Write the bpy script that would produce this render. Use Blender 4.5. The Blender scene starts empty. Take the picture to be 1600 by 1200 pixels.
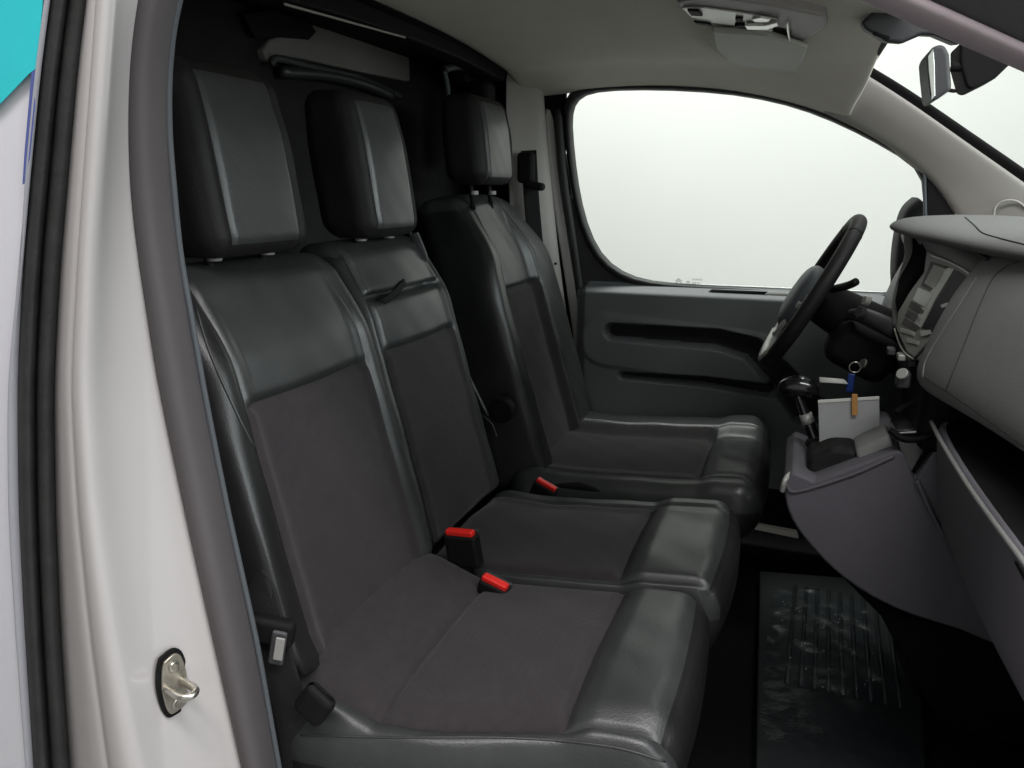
import bpy, bmesh, math, random
import numpy as np
from mathutils import Vector, Matrix
random.seed(4)
R = math.radians
scene = bpy.context.scene
COL = scene.collection

# ------------------------------------------------------------------ camera
CX = np.array([.59, -1.40, 1.03]); FOC = 1155.0
YAW = R(21); PIT = R(-14.5)
FW = np.array([-math.sin(YAW)*math.cos(PIT), math.cos(YAW)*math.cos(PIT), math.sin(PIT)])
RT = np.array([math.cos(YAW), math.sin(YAW), 0.0]); UP = np.cross(RT, FW)
cam = bpy.data.cameras.new('camera'); camo = bpy.data.objects.new('camera', cam); COL.objects.link(camo)
cam.sensor_width = 36; cam.lens = FOC/1600*36; cam.clip_start = .01; cam.clip_end = 60
m = Matrix.Identity(4)
for i in range(3):
    m[i][0] = RT[i]; m[i][1] = UP[i]; m[i][2] = -FW[i]; m[i][3] = CX[i]
camo.matrix_world = m
scene.camera = camo

def P(px, py, x=None, y=None, z=None):
    """point of the real place that the photograph shows at (px, py), at a known x, y or z"""
    r = FW*FOC + RT*(px-800) - UP*(py-600)
    i, v = (0, x) if x is not None else ((1, y) if y is not None else (2, z))
    t = (v-CX[i])/r[i]
    return tuple(float(q) for q in (CX+t*r))

# ------------------------------------------------------------------ light
world = bpy.data.worlds.new('World'); scene.world = world; world.use_nodes = True
world.node_tree.nodes['Background'].inputs[0].default_value = (.9, .95, 1, 1)
world.node_tree.nodes['Background'].inputs[1].default_value = 0.0
scene.view_settings.view_transform = 'Standard'; scene.view_settings.look = 'None'
scene.view_settings.exposure = 0.12; scene.view_settings.gamma = 1
def lamp(name, loc, sx, sy, power, col, target=None):
    l = bpy.data.lights.new(name, 'AREA'); l.shape = 'RECTANGLE'; l.size = sx; l.size_y = sy
    l.energy = power; l.color = col
    o = bpy.data.objects.new(name, l); COL.objects.link(o); o.location = loc
    if target is not None:
        o.rotation_euler = (Vector(target)-Vector(loc)).to_track_quat('-Z', 'Y').to_euler()
    return o
# ceiling lamps of the photo booth the van stands in
lamp('ceiling_lamp', (-.3, 1.55, 3.0), 3.4, .7, 98, (.985, 1, .975))
lamp('ceiling_lamp', (3.0, -1.0, 3.0), .9, 2.4, 30, (.93, .985, 1))
lamp('added_front_fill', (4.1, -.9, 1.75), 3.4, 1.2, 95, (.90, .97, 1), (0, -.6, 1.3))  # unseen lamp, added to brighten the headrest fronts and leather
lamp('ceiling_lamp', (1.0, -1.75, 3.0), 3.4, .4, 95, (1, .95, .955))

# ------------------------------------------------------------------ materials
def mat(name, col, rough=.5, metal=0, bump=None, spec=.5, coat=0, var=0, vscale=6, sheen=0, trans=0, emit=None):
    mt = bpy.data.materials.new(name); mt.use_nodes = True
    nt = mt.node_tree; b = nt.nodes['Principled BSDF']
    b.inputs['Base Color'].default_value = (*col, 1); b.inputs['Roughness'].default_value = rough
    b.inputs['Metallic'].default_value = metal; b.inputs['Specular IOR Level'].default_value = spec
    b.inputs['Coat Weight'].default_value = coat; b.inputs['Coat Roughness'].default_value = .08
    if sheen: b.inputs['Sheen Weight'].default_value = sheen; b.inputs['Sheen Roughness'].default_value = .5
    if trans: b.inputs['Transmission Weight'].default_value = trans
    tc = nt.nodes.new('ShaderNodeTexCoord')
    if var:
        n = nt.nodes.new('ShaderNodeTexNoise'); n.inputs['Scale'].default_value = vscale; n.inputs['Detail'].default_value = 8
        n.inputs['Roughness'].default_value = .65
        nt.links.new(tc.outputs['Object'], n.inputs['Vector'])
        rp = nt.nodes.new('ShaderNodeValToRGB')
        rp.color_ramp.elements[0].position = .3; rp.color_ramp.elements[1].position = .72
        rp.color_ramp.elements[0].color = (*[c*(1-var) for c in col], 1)
        rp.color_ramp.elements[1].color = (*[min(1, c*(1+var)) for c in col], 1)
        nt.links.new(n.outputs['Fac'], rp.inputs[0]); nt.links.new(rp.outputs[0], b.inputs['Base Color'])
        mr = nt.nodes.new('ShaderNodeMapRange'); mr.inputs[3].default_value = max(.02, rough-.08); mr.inputs[4].default_value = rough+.1
        nt.links.new(n.outputs['Fac'], mr.inputs[0]); nt.links.new(mr.outputs[0], b.inputs['Roughness'])
    last = None
    for kind, scale, strength, dist in (bump or []):
        if kind == 'noise':
            t = nt.nodes.new('ShaderNodeTexNoise'); t.inputs['Scale'].default_value = scale; t.inputs['Detail'].default_value = 4; o = t.outputs['Fac']
        elif kind == 'voronoi':
            t = nt.nodes.new('ShaderNodeTexVoronoi'); t.inputs['Scale'].default_value = scale; o = t.outputs['Distance']
        else:
            t = nt.nodes.new('ShaderNodeTexWave'); t.inputs['Scale'].default_value = scale; t.bands_direction = kind; o = t.outputs['Fac']
        nt.links.new(tc.outputs['Object'], t.inputs['Vector'])
        bp = nt.nodes.new('ShaderNodeBump'); bp.inputs['Strength'].default_value = strength; bp.inputs['Distance'].default_value = dist
        nt.links.new(o, bp.inputs['Height'])
        if last: nt.links.new(last.outputs[0], bp.inputs['Normal'])
        last = bp
    if last: nt.links.new(last.outputs[0], b.inputs['Normal'])
    return mt

M = {}
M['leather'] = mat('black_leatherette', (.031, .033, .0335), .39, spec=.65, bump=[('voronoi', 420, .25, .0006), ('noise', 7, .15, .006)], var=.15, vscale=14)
M['leather2'] = mat('dark_leatherette', (.011, .010, .0105), .6, bump=[('voronoi', 420, .25, .0006)], var=.15, vscale=14, spec=.3)
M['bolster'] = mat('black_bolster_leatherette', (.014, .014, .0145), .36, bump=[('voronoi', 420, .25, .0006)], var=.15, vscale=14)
M['fabric'] = mat('grey_brown_fabric', (.033, .0295, .0315), .92, bump=[('X', 260, .25, .0006), ('Z', 260, .25, .0006), ('noise', 700, .5, .0008)], spec=.15, sheen=.12, var=.16, vscale=60)
M['plastic'] = mat('charcoal_plastic', (.05, .05, .054), .55, bump=[('voronoi', 500, .25, .0005)], var=.08, vscale=5)
M['dash'] = mat('dash_plastic', (.235, .24, .235), .62, bump=[('voronoi', 420, .35, .0006)], var=.06, vscale=4)
M['dash_shaded'] = mat('dash_plastic_shaded', (.125, .125, .123), .68, bump=[('voronoi', 420, .45, .0008), ('noise', 30, .1, .002)], var=.08, vscale=9)  # same dash plastic, darkened in colour to tone down light on the top
M['dashlow'] = mat('lower_dash_plastic', (.135, .127, .148), .66, bump=[('voronoi', 420, .35, .0006)], var=.06, vscale=4)
M['door'] = mat('door_panel_plastic', (.135, .142, .148), .55, bump=[('voronoi', 420, .3, .0006)], var=.06, vscale=4)
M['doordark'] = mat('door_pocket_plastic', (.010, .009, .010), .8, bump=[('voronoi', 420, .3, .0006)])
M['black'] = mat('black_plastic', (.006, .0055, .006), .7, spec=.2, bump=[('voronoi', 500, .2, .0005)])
M['gloss'] = mat('gloss_black_plastic', (.008, .008, .010), .18, coat=.4)
M['rubber'] = mat('black_rubber', (.022, .022, .022), .6, bump=[('noise', 160, .4, .002)], var=.35, vscale=30)
M['paint'] = mat('white_paint', (.48, .46, .455), .24, coat=.6, bump=[('noise', 3, .06, .01)])
M['vinyl'] = mat('turquoise_vinyl', (.03, .60, .66), .3, coat=.4, var=.06, vscale=5)
M['vinyl2'] = mat('lilac_vinyl', (.09, .12, .36), .3, coat=.4)
M['panelwhite'] = mat('white_body_side', (.70, .70, .75), .25, coat=.5)
M['lip'] = mat('grey_edge_sealant', (.33, .33, .36), .5)
M['trim'] = mat('grey_pillar_trim', (.080, .072, .075), .6, bump=[('noise', 500, .3, .0006)], var=.06, vscale=6)
M['seal'] = mat('grey_door_seal', (.075, .085, .095), .55)
M['sealpink'] = mat('light_aperture_seal', (.36, .31, .33), .6, bump=[('noise', 200, .3, .001)])
M['head'] = mat('headliner_cloth', (.70, .68, .60), .95, bump=[('noise', 900, .6, .0008)], spec=.1, var=.05, vscale=7)
M['pillar'] = mat('beige_pillar_trim', (.40, .385, .36), .7, bump=[('noise', 600, .35, .0006)], var=.03, vscale=5)
M['beige'] = mat('grey_metal_bulkhead', (.19, .185, .17), .5, var=.08, vscale=5)
M['carpet'] = mat('black_carpet', (.010, .010, .011), .95, bump=[('noise', 500, .9, .003)], spec=.1)
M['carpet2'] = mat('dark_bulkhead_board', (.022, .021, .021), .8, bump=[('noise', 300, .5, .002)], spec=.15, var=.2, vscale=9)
M['chrome'] = mat('steel', (.55, .53, .48), .28, metal=1, var=.06, vscale=40)
M['zinc'] = mat('zinc_plate', (.42, .39, .33), .42, metal=.8, var=.15, vscale=60)
M['silver'] = mat('satin_silver_plastic', (.50, .50, .48), .35, metal=.3)
M['red'] = mat('red_button', (.75, .02, .015), .4)
M['screen'] = mat('display_glass', (.008, .006, .012), .45, spec=.2)
M['unit'] = mat('grey_button_plastic', (.27, .265, .25), .45, bump=[('voronoi', 500, .2, .0004)])
M['card'] = mat('white_card', (.42, .43, .44), .7, var=.03, vscale=20)
M['paper'] = mat('white_paper', (.75, .75, .72), .8)
M['clip'] = mat('amber_clip', (.55, .27, .07), .5)
M['blue'] = mat('blue_fob', (.02, .06, .28), .4)
M['lens'] = mat('clear_lamp_lens', (.75, .76, .70), .15, coat=.5)
M['mirror'] = mat('mirror_glass', (.85, .87, .85), .02, metal=1)
M['wall'] = mat('white_booth_wall', (.68, .683, .66), .9, bump=[('noise', 60, .1, .002)], var=.015, vscale=1.2)
M['floor'] = mat('grey_booth_floor', (.26, .26, .255), .55, var=.15, vscale=3)
M['mat'] = mat('rubber_mat', (.018, .021, .023), .5, bump=[('noise', 200, .5, .002)])
M['print'] = mat('grey_glass_print', (.22, .23, .22), .6)
M['visor'] = mat('grey_visor_plastic', (.42, .42, .38), .6, var=.03)
M['bronze'] = mat('grey_console_plastic', (.30, .285, .28), .55, bump=[('voronoi', 600, .2, .0004)])

def glassmat(name, tint, gloss):
    g = bpy.data.materials.new(name); g.use_nodes = True; nt = g.node_tree; nt.nodes.clear()
    o = nt.nodes.new('ShaderNodeOutputMaterial'); mx = nt.nodes.new('ShaderNodeMixShader')
    t = nt.nodes.new('ShaderNodeBsdfTransparent'); t.inputs[0].default_value = (*tint, 1)
    s = nt.nodes.new('ShaderNodeBsdfGlossy'); s.inputs['Roughness'].default_value = gloss
    f = nt.nodes.new('ShaderNodeFresnel'); f.inputs[0].default_value = 1.45
    ge = nt.nodes.new('ShaderNodeNewGeometry'); inv = nt.nodes.new('ShaderNodeMath'); inv.operation = 'SUBTRACT'
    inv.inputs[0].default_value = 1; nt.links.new(ge.outputs['Backfacing'], inv.inputs[1])
    ml = nt.nodes.new('ShaderNodeMath'); ml.operation = 'MULTIPLY'
    nt.links.new(f.outputs[0], ml.inputs[0]); nt.links.new(inv.outputs[0], ml.inputs[1])
    nt.links.new(ml.outputs[0], mx.inputs[0]); nt.links.new(t.outputs[0], mx.inputs[1]); nt.links.new(s.outputs[0], mx.inputs[2])
    nt.links.new(mx.outputs[0], o.inputs[0]); return g
M['glass'] = glassmat('window_glass', (.95, .98, .96), .0)
M['film'] = glassmat('clear_film', (.86, .90, .92), .26)

# ------------------------------------------------------------------ helpers
def link(name, me, material, parent=None, smooth=True, angle=40):
    if smooth:
        me.polygons.foreach_set('use_smooth', [True]*len(me.polygons))
    o = bpy.data.objects.new(name, me)
    if material: me.materials.append(M[material])
    COL.objects.link(o)
    if parent: o.parent = parent
    return o
def tag(o, label, cat, group=None):
    o['label'] = label; o['category'] = cat
    if group: o['group'] = group
    return o
def struct(o):
    o['kind'] = 'structure'; return o
def thing(name, label, cat, loc=(0, 0, 0), group=None):
    o = bpy.data.objects.new(name, None); COL.objects.link(o); o.location = loc; o.empty_display_size = .05
    return tag(o, label, cat, group)
def parent_keep(o, p):
    o.parent = p; o.matrix_parent_inverse = Matrix.Translation(p.location).inverted()
    return o
def fin(o, parent):
    if parent is not None:
        loc = parent.matrix_local.to_translation()
        q = parent
        tot = Vector((0, 0, 0))
        while q is not None:
            tot += q.location; q = q.parent
        o.parent = parent; o.location = -tot
    return o
def raw(name, verts, faces, material, parent=None, smooth=True, bevel=0, seg=2, sub=0, solid=0, solid_off=-1):
    me = bpy.data.meshes.new(name); me.from_pydata([tuple(v) for v in verts], [], [tuple(f) for f in faces]); me.update()
    bm = bmesh.new(); bm.from_mesh(me); bmesh.ops.recalc_face_normals(bm, faces=bm.faces); bm.to_mesh(me); bm.free()
    o = link(name, me, material, None, smooth)
    if solid:
        md = o.modifiers.new('solid', 'SOLIDIFY'); md.thickness = solid; md.offset = solid_off
    if bevel:
        md = o.modifiers.new('bevel', 'BEVEL'); md.width = bevel; md.segments = seg; md.limit_method = 'ANGLE'; md.angle_limit = R(30)
        if smooth:
            md.harden_normals = True
    if sub:
        md = o.modifiers.new('sub', 'SUBSURF'); md.levels = sub; md.render_levels = sub
    return fin(o, parent)
def box(name, c, s, material, parent=None, bevel=.004, rot=None):
    vs = [Vector((sx*s[0]/2, sy*s[1]/2, sz*s[2]/2)) for sx in (-1, 1) for sy in (-1, 1) for sz in (-1, 1)]
    if rot is not None:
        rm = rot if isinstance(rot, Matrix) else Matrix.Rotation(rot[2], 3, 'Z') @ Matrix.Rotation(rot[1], 3, 'Y') @ Matrix.Rotation(rot[0], 3, 'X')
        vs = [rm @ v for v in vs]
    vs = [v+Vector(c) for v in vs]
    fs = [(0, 1, 3, 2), (4, 6, 7, 5), (0, 4, 5, 1), (2, 3, 7, 6), (0, 2, 6, 4), (1, 5, 7, 3)]
    return raw(name, vs, fs, material, parent, bevel=bevel, seg=3)
def prism(name, pts, off, material, parent=None, bevel=.004, seg=2, smooth=True):
    """closed outline of 3-D points pushed along the vector off"""
    n = len(pts); off = Vector(off)
    vs = [Vector(p) for p in pts]+[Vector(p)+off for p in pts]
    fs = [tuple(range(n)), tuple(range(2*n-1, n-1, -1))]+[(i, (i+1) % n, n+(i+1) % n, n+i) for i in range(n)]
    return raw(name, vs, fs, material, parent, bevel=bevel, seg=seg, smooth=smooth)
def patch(name, rows, material, parent=None, sub=2, solid=0, smooth=True, close=False, off=-1, bevel=0):
    n = len(rows[0]); vs = [p for r in rows for p in r]; fs = []
    for i in range(len(rows)-1):
        for j in range(n-1+(1 if close else 0)):
            k = (j+1) % n
            fs.append((i*n+j, i*n+k, (i+1)*n+k, (i+1)*n+j))
    return raw(name, vs, fs, material, parent, sub=sub, solid=solid, smooth=smooth, solid_off=off, bevel=bevel)
def smooth_path(pts, n=8):
    pts = [Vector(p) for p in pts]; out = []
    q = [pts[0]*2-pts[1]]+pts+[pts[-1]*2-pts[-2]]
    for i in range(1, len(q)-2):
        for k in range(n):
            t = k/n; a, b, c, d = q[i-1], q[i], q[i+1], q[i+2]
            out.append(.5*((2*b)+(-a+c)*t+(2*a-5*b+4*c-d)*t*t+(-a+3*b-3*c+d)*t**3))
    out.append(pts[-1]); return out
def tube(name, pts, r, material, parent=None, seg=12, path=True, flat=None, normal=None, closed=False, rad=None):
    """round tube, or a flat strap when flat=(width, thickness) with the width along normal x tangent"""
    ps = smooth_path(pts) if path else [Vector(p) for p in pts]
    n = len(ps); vs = []; prev = None
    for i, p in enumerate(ps):
        if closed: t = (ps[(i+1) % n]-ps[i-1]).normalized()
        else: t = (ps[min(i+1, n-1)]-ps[max(i-1, 0)]).normalized()
        if normal is not None: u = Vector(normal)
        elif prev is None: u = Vector((0, 0, 1)) if abs(t.z) < .9 else Vector((1, 0, 0))
        else: u = prev
        u = (u-t*u.dot(t)).normalized(); prev = u; w = t.cross(u)
        rr = r if rad is None else r*rad(i/(n-1))
        for k in range(seg):
            a = 2*math.pi*k/seg
            if flat:
                ca, sa = math.cos(a), math.sin(a)
                ex = lambda v: math.copysign(abs(v)**.35, v)
                vs.append(p+w*ex(ca)*flat[0]/2+u*ex(sa)*flat[1]/2)
            else: vs.append(p+(w*math.cos(a)+u*math.sin(a))*rr)
    fs = []
    for i in range(n if closed else n-1):
        j = (i+1) % n
        for k in range(seg):
            l = (k+1) % seg; fs.append((i*seg+k, i*seg+l, j*seg+l, j*seg+k))
    if not closed:
        fs += [tuple(range(seg)), tuple(range((n-1)*seg, n*seg))]
    return raw(name, vs, fs, material, parent)
def cyl(name, c, axis, r, h, material, parent=None, seg=24, bevel=.0015, r2=None):
    ax = Vector(axis).normalized(); q = ax.to_track_quat('Z', 'Y'); vs = []
    for s, rr in ((-.5, r), (.5, r2 if r2 is not None else r)):
        for k in range(seg):
            a = 2*math.pi*k/seg; vs.append(Vector(c)+q @ Vector((rr*math.cos(a), rr*math.sin(a), s*h)))
    fs = [tuple(range(seg)), tuple(range(seg, 2*seg))]+[(k, (k+1) % seg, seg+(k+1) % seg, seg+k) for k in range(seg)]
    return raw(name, vs, fs, material, parent, bevel=bevel)
def sm(a, b, x):
    t = np.clip((x-a)/(b-a), 0, 1); return t*t*(3-2*t)
def rbox(specs, size, r, step, warp, region, parent):
    """rounded box of fine quads, warped, then cut into one mesh per region.
    size=(depth,width,height); box coords d,s,t in [-1,1]; warp(p, n, d, s, t)->p ; region(d,s,t,front)->int"""
    hx, hy, hz = [v/2 for v in size]
    nn = [max(4, int(round(v/step))) for v in size]
    ax = [np.linspace(-h, h, n+1) for h, n in zip((hx, hy, hz), nn)]
    V = []; F = []; base = 0; FR = []
    for a in range(3):
        b, c = [q for q in range(3) if q != a]
        B, Cc = np.meshgrid(ax[b], ax[c], indexing='ij')
        for sgn in (-1, 1):
            if a == 0 and sgn == -1:      # the back of the cushion is never seen close: coarse
                Bq, Cq = np.meshgrid(ax[b][::1], ax[c][::1], indexing='ij')
            else: Bq, Cq = B, Cc
            p = np.zeros(Bq.shape+(3,)); p[..., a] = sgn*(hx, hy, hz)[a]; p[..., b] = Bq; p[..., c] = Cq
            nb, nc = Bq.shape; idx = np.arange(nb*nc).reshape(nb, nc)+base
            f = np.stack([idx[:-1, :-1], idx[1:, :-1], idx[1:, 1:], idx[:-1, 1:]], -1).reshape(-1, 4)
            flip = (sgn == 1) ^ (a == 1)
            if not flip: f = f[:, ::-1]
            V.append(p.reshape(-1, 3)); F.append(f); FR.append(np.full(len(f), a == 0 and sgn == 1)); base += nb*nc
    V = np.concatenate(V); F = np.concatenate(F); FR = np.concatenate(FR)
    key = np.round(V/1e-5).astype(np.int64); _, first, inv = np.unique(key, axis=0, return_index=True, return_inverse=True)
    V = V[first]; F = inv.reshape(-1)[F]
    h = np.array([hx, hy, hz]); rr = np.minimum(r, h*.999) if np.ndim(r) else np.full(3, r)
    q = np.clip(V, -(h-rr), h-rr); dlt = (V-q)/rr; ln = np.linalg.norm(dlt, axis=1, keepdims=True); ln[ln == 0] = 1
    # soften: map the cube-shell offsets onto an ellipsoid shell
    mx = np.abs(dlt).max(axis=1, keepdims=True)
    Pn = q+dlt/ln*rr*mx
    D = V/h
    W = warp(Pn.copy(), D[:, 0], D[:, 1], D[:, 2])
    fc = D[F].mean(axis=1)
    reg = region(fc[:, 0], fc[:, 1], fc[:, 2], FR)
    out = []
    for k, (name, material) in enumerate(specs):
        mk = reg == k
        if not mk.any(): continue
        ff = F[mk]; used, inv2 = np.unique(ff, return_inverse=True)
        me = bpy.data.meshes.new(name)
        me.from_pydata(W[used].tolist(), [], inv2.reshape(-1, 4).tolist()); me.update()
        out.append(fin(link(name, me, material), parent))
    return out
def groove(x, c, w):
    return np.exp(-((x-c)/w)**2)
def bumpn(a, b, sc, seed=0):
    return (np.sin(a*sc+seed)*np.cos(b*sc*1.3+seed*2.1)+.5*np.sin(a*sc*2.3+b*sc*1.7+seed))/1.5

# ------------------------------------------------------------------ the place: a white photo booth
def sheet(name, pts, material):
    return struct(raw(name, pts, [(0, 1, 2, 3)], material, smooth=False))
sheet('floor', [(-6, -5, -.45), (6, -5, -.45), (6, 6, -.45), (-6, 6, -.45)], 'floor')
sheet('wall_far', [(-6, 2.7, -.45), (6, 2.7, -.45), (6, 2.7, 3.1), (-6, 2.7, 3.1)], 'wall')
sheet('wall_front', [(4.2, -5, -.45), (4.2, 2.7, -.45), (4.2, 2.7, 3.1), (4.2, -5, 3.1)], 'wall')
sheet('wall_back', [(-6, -5, -.45), (6, -5, -.45), (6, -5, 3.1), (-6, -5, 3.1)], 'wall')
sheet('wall_rear', [(-6, -5, -.45), (-6, 2.7, -.45), (-6, 2.7, 3.1), (-6, -5, 3.1)], 'wall')
sheet('ceiling', [(-6, -5, 3.1), (6, -5, 3.1), (6, 2.7, 3.1), (-6, 2.7, 3.1)], 'wall')

# ------------------------------------------------------------------ van body
van = thing('van', 'white van body seen through its open passenger door, with pillars, headlining and far door', 'van', (0, 0, 0))

# near door pillar: rows down the picture, columns from the outer skin inwards
ROWY = [-160, 0, 100, 200, 300, 400, 500, 600, 700, 800, 900, 1000, 1100, 1200, 1340]
def interp(tab):
    ys = [a for a, _ in tab]; xs = [b for _, b in tab]
    return [float(np.interp(v, ys, xs)) if ys[0] <= v <= ys[-1] else
            (xs[0]+(v-ys[0])*(xs[1]-xs[0])/(ys[1]-ys[0]) if v < ys[0] else xs[-1]+(v-ys[-1])*(xs[-1]-xs[-2])/(ys[-1]-ys[-2])) for v in ROWY]
c_lip = interp([(0, 76), (120, 60), (260, 47), (400, 34), (600, 14), (800, 15), (1000, 27), (1200, 42)])
c_s0 = interp([(0, 83), (120, 66), (260, 53), (400, 40), (600, 30), (800, 32), (1000, 42), (1200, 55)])
c_s1 = interp([(0, 134), (120, 118), (260, 107), (400, 93), (600, 82), (800, 84), (1000, 92), (1200, 106)])
c_r0 = interp([(0, 150), (120, 141), (260, 130), (400, 120), (600, 108), (800, 118), (1000, 138), (1200, 165)])
c_r1 = interp([(0, 172), (120, 165), (260, 155), (400, 145), (600, 138), (800, 152), (1000, 180), (1200, 215)])
c_in = interp([(-100, 238), (0, 216), (60, 206), (120, 201), (200, 201), (300, 205), (400, 218), (600, 250), (800, 292), (1000, 336), (1200, 381)])
c_t1 = interp([(-100, 305), (0, 274), (60, 262), (150, 256), (250, 261), (400, 277), (600, 312), (760, 343), (900, 374), (1010, 398), (1200, 432)])
c_t2 = [v+6 for v in c_t1]
def colpts(tab, y, dx=0):
    # the upper body leans inwards less at the inner edge: the face turns towards the doorway
    k = min(1, max(0, (y+.935)/.09))*.045
    return [P(v+dx, py, y=y-k*max(0, min(1, (760-py)/760))) for v, py in zip(tab, ROWY)]
def colpts0(tab, y, dx=0): return [P(v+dx, py, y=y) for v, py in zip(tab, ROWY)]
L_lip = colpts(c_lip, -.945); L_s0 = colpts(c_s0, -.94); L_s1 = colpts(c_s1, -.925)
# outer side panel rearwards of the gap, in three vinyl colours
def lerp(a, b, t): return tuple(a[i]+(b[i]-a[i])*t for i in range(3))
panel_end = [(-1.6, -.946, p[2]*1.0) for p in L_lip]
pr = [[lerp(a, b, t) for t in (0, .004, .02, .2, .5, 1)] for a, b in zip(L_lip, panel_end)]
patch('sliding_door_skin', [list(r) for r in zip(*pr)], 'panelwhite', van, sub=1)
# vinyl graphics: thin film lying on that skin
def skin_at(px, py): 
    p = P(px, py, y=-.948); return (p[0], p[1]-.0015, p[2])
def on_skin(pts, nm, mt):
    q = []
    for px, py in pts:
        a = P(px, py, y=-.9490); q.append((a[0], a[1], a[2]))
    prism(nm, q, (0, .0008, 0), mt, van, bevel=0, smooth=False)
on_skin([(-40, -60), (70, -60), (61, 80), (55, 108), (45, 115), (0, 162), (-60, 215)], 'turquoise_graphic', 'vinyl')
on_skin([(56, 108), (53, 170), (46, 240), (40, 285), (35, 288), (38, 240), (45, 160), (49, 113)], 'lilac_graphic', 'vinyl2')
patch('door_edge_lip', [L_lip, [tuple(np.array(p)+(0, -.006, 0)) for p in colpts(c_lip, -.945, 3)], L_s0], 'lip', van, sub=1, solid=.003, off=1)
# rubber seal in the gap, with a raised double bead
L_m = [colpts([a+(b-a)*f for a, b in zip(c_s0, c_s1)], d) for f, d in ((.0, -.93), (.12, -.942), (.3, -.944), (.45, -.928), (.6, -.926), (.72, -.938), (.88, -.936), (1, -.915))]
patch('rubber_gap_seal', L_m, 'rubber', van, sub=2, solid=.004, off=1)
# painted pillar
def col2(t0, t1, f, y): return colpts([a+(b-a)*f for a, b in zip(t0, t1)], y)
white = [colpts(c_s1, -.905), col2(c_s1, c_r0, .15, -.918), col2(c_s1, c_r0, .5, -.925), col2(c_s1, c_r0, .85, -.932), col2(c_r0, c_r1, 0, -.934), col2(c_r0, c_r1, .15, -.931), col2(c_r0, c_r1, .25, -.936),
         col2(c_r0, c_r1, .6, -.939), col2(c_r0, c_r1, 1, -.932), col2(c_r1, c_in, .12, -.918), col2(c_r1, c_in, .3, -.898), col2(c_r1, c_in, .55, -.876), col2(c_r1, c_in, .8, -.857),
         col2(c_r1, c_in, .93, -.85), col2(c_r1, c_in, 1, -.842), col2(c_in, c_t1, .1, -.83)]
patch('door_pillar', white, 'paint', van, sub=2, solid=.003, off=1)
trim = [col2(c_in, c_t1, .0, -.838), col2(c_in, c_t1, .02, -.848), col2(c_in, c_t1, .12, -.852), col2(c_in, c_t1, .4, -.846), col2(c_in, c_t1, .7, -.83), col2(c_in, c_t1, .9, -.815), col2(c_in, c_t1, 1, -.805),
        colpts0(c_t1, -.79, -4), [(p[0]-.10, -.75, p[2]) for p in colpts0(c_t1, -.77, -8)]]
patch('pillar_trim', trim, 'trim', van, sub=2, solid=.003, off=1)
tube('aperture_seal', [tuple(np.array(p)+(.004, .0, 0)) for p in col2(c_in, c_t1, 1, -.808)], .0034, 'seal', van, seg=10)

# striker on the pillar
S0 = np.array(P(266, 1066, y=-.885)); sx = np.array(P(300, 1066, y=-.868))-S0; sx /= np.linalg.norm(sx)
sn = np.array((.97, -.25, 0.0)); sn /= np.linalg.norm(sn); sz = np.array((0, 0, 1.0)); su = np.array(sx)
striker = thing('door_striker', 'small steel door striker loop bolted to the white pillar', 'door striker', tuple(S0))
def sp(px, py, d=0):
    # pixel -> point on the striker plane (through S0, normal sn), lifted by d
    r = FW*FOC+RT*(px-800)-UP*(py-600); t = (S0-CX).dot(sn)/r.dot(sn); return tuple(CX+t*r+sn*d)
outl = [(245, 1027), (262, 1013), (274, 1011), (283, 1020), (291, 1048), (292, 1090), (287, 1103), (265, 1118), (256, 1117), (248, 1103), (241, 1075), (241, 1045)]
inl = [(249, 1030), (264, 1017), (273, 1016), (280, 1024), (287, 1049), (288, 1088), (283, 1100), (265, 1113), (258, 1112), (252, 1101), (246, 1075), (246, 1046)]
prism('gasket', [sp(q.x, q.y, .002) for q in smooth_path([(a, b, 0) for a, b in outl+outl[:1]], 3)[:-1]], tuple(sn*.003), 'black', striker, bevel=.0008)
prism('base_plate', [sp(q.x, q.y, .005) for q in smooth_path([(268+(a-268)*.93, 1065+(b-1065)*.955, 0) for a, b in inl+inl[:1]], 3)[:-1]], tuple(sn*.003), 'zinc', striker, bevel=.001)
for cc in ((265, 1037), (270, 1094)):
    cyl('bolt', sp(*cc, .0092), tuple(sn), .0062, .003, 'chrome', striker)
    cyl('bolt_recess', sp(*cc, .0112), tuple(sn), .0035, .0008, 'zinc', striker, seg=6, bevel=.0003)
loop = [sp(252, 1071, .006), sp(262, 1070, .016), sp(277, 1070, .028), sp(286, 1068, .034), sp(290, 1064, .034), sp(292, 1060, .028), sp(284, 1058, .016), sp(278, 1058, .006)]
a0 = np.array(sp(254, 1072, .006)); a1 = np.array(sp(277, 1058, .006))
loop = [a0, a0+sn*.018+(a1-a0)*.02, a0+sn*.030+(a1-a0)*.12, a0+sn*.034+(a1-a0)*.45, a0+sn*.033+(a1-a0)*.8, a1+sn*.027, a1+sn*.014, a1]
tube('loop', [tuple(p) for p in loop], .0042, 'chrome', striker, seg=14)

# headlining
def roofrow(x, dz=0, k=1):
    prof = [(-.80, 1.19), (-.765, 1.255), (-.70, 1.305), (-.58, 1.345), (-.35, 1.368), (0, 1.375), (.35, 1.368), (.56, 1.347), (.66, 1.318), (.73, 1.285), (.775, 1.262), (.80, 1.25)]
    return [(x, y, z+dz*(1-abs(y)*.2)) for y, z in prof]
rows = [roofrow(-.21, .02), roofrow(-.19, .0), roofrow(-.15, .0), roofrow(.1, .01), roofrow(.35, -.006), roofrow(.52, -.022), roofrow(.62, -.04), roofrow(.68, -.055)]
def door_top(px):   # height of the driver's window top edge, from the photograph
    return 0
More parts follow.
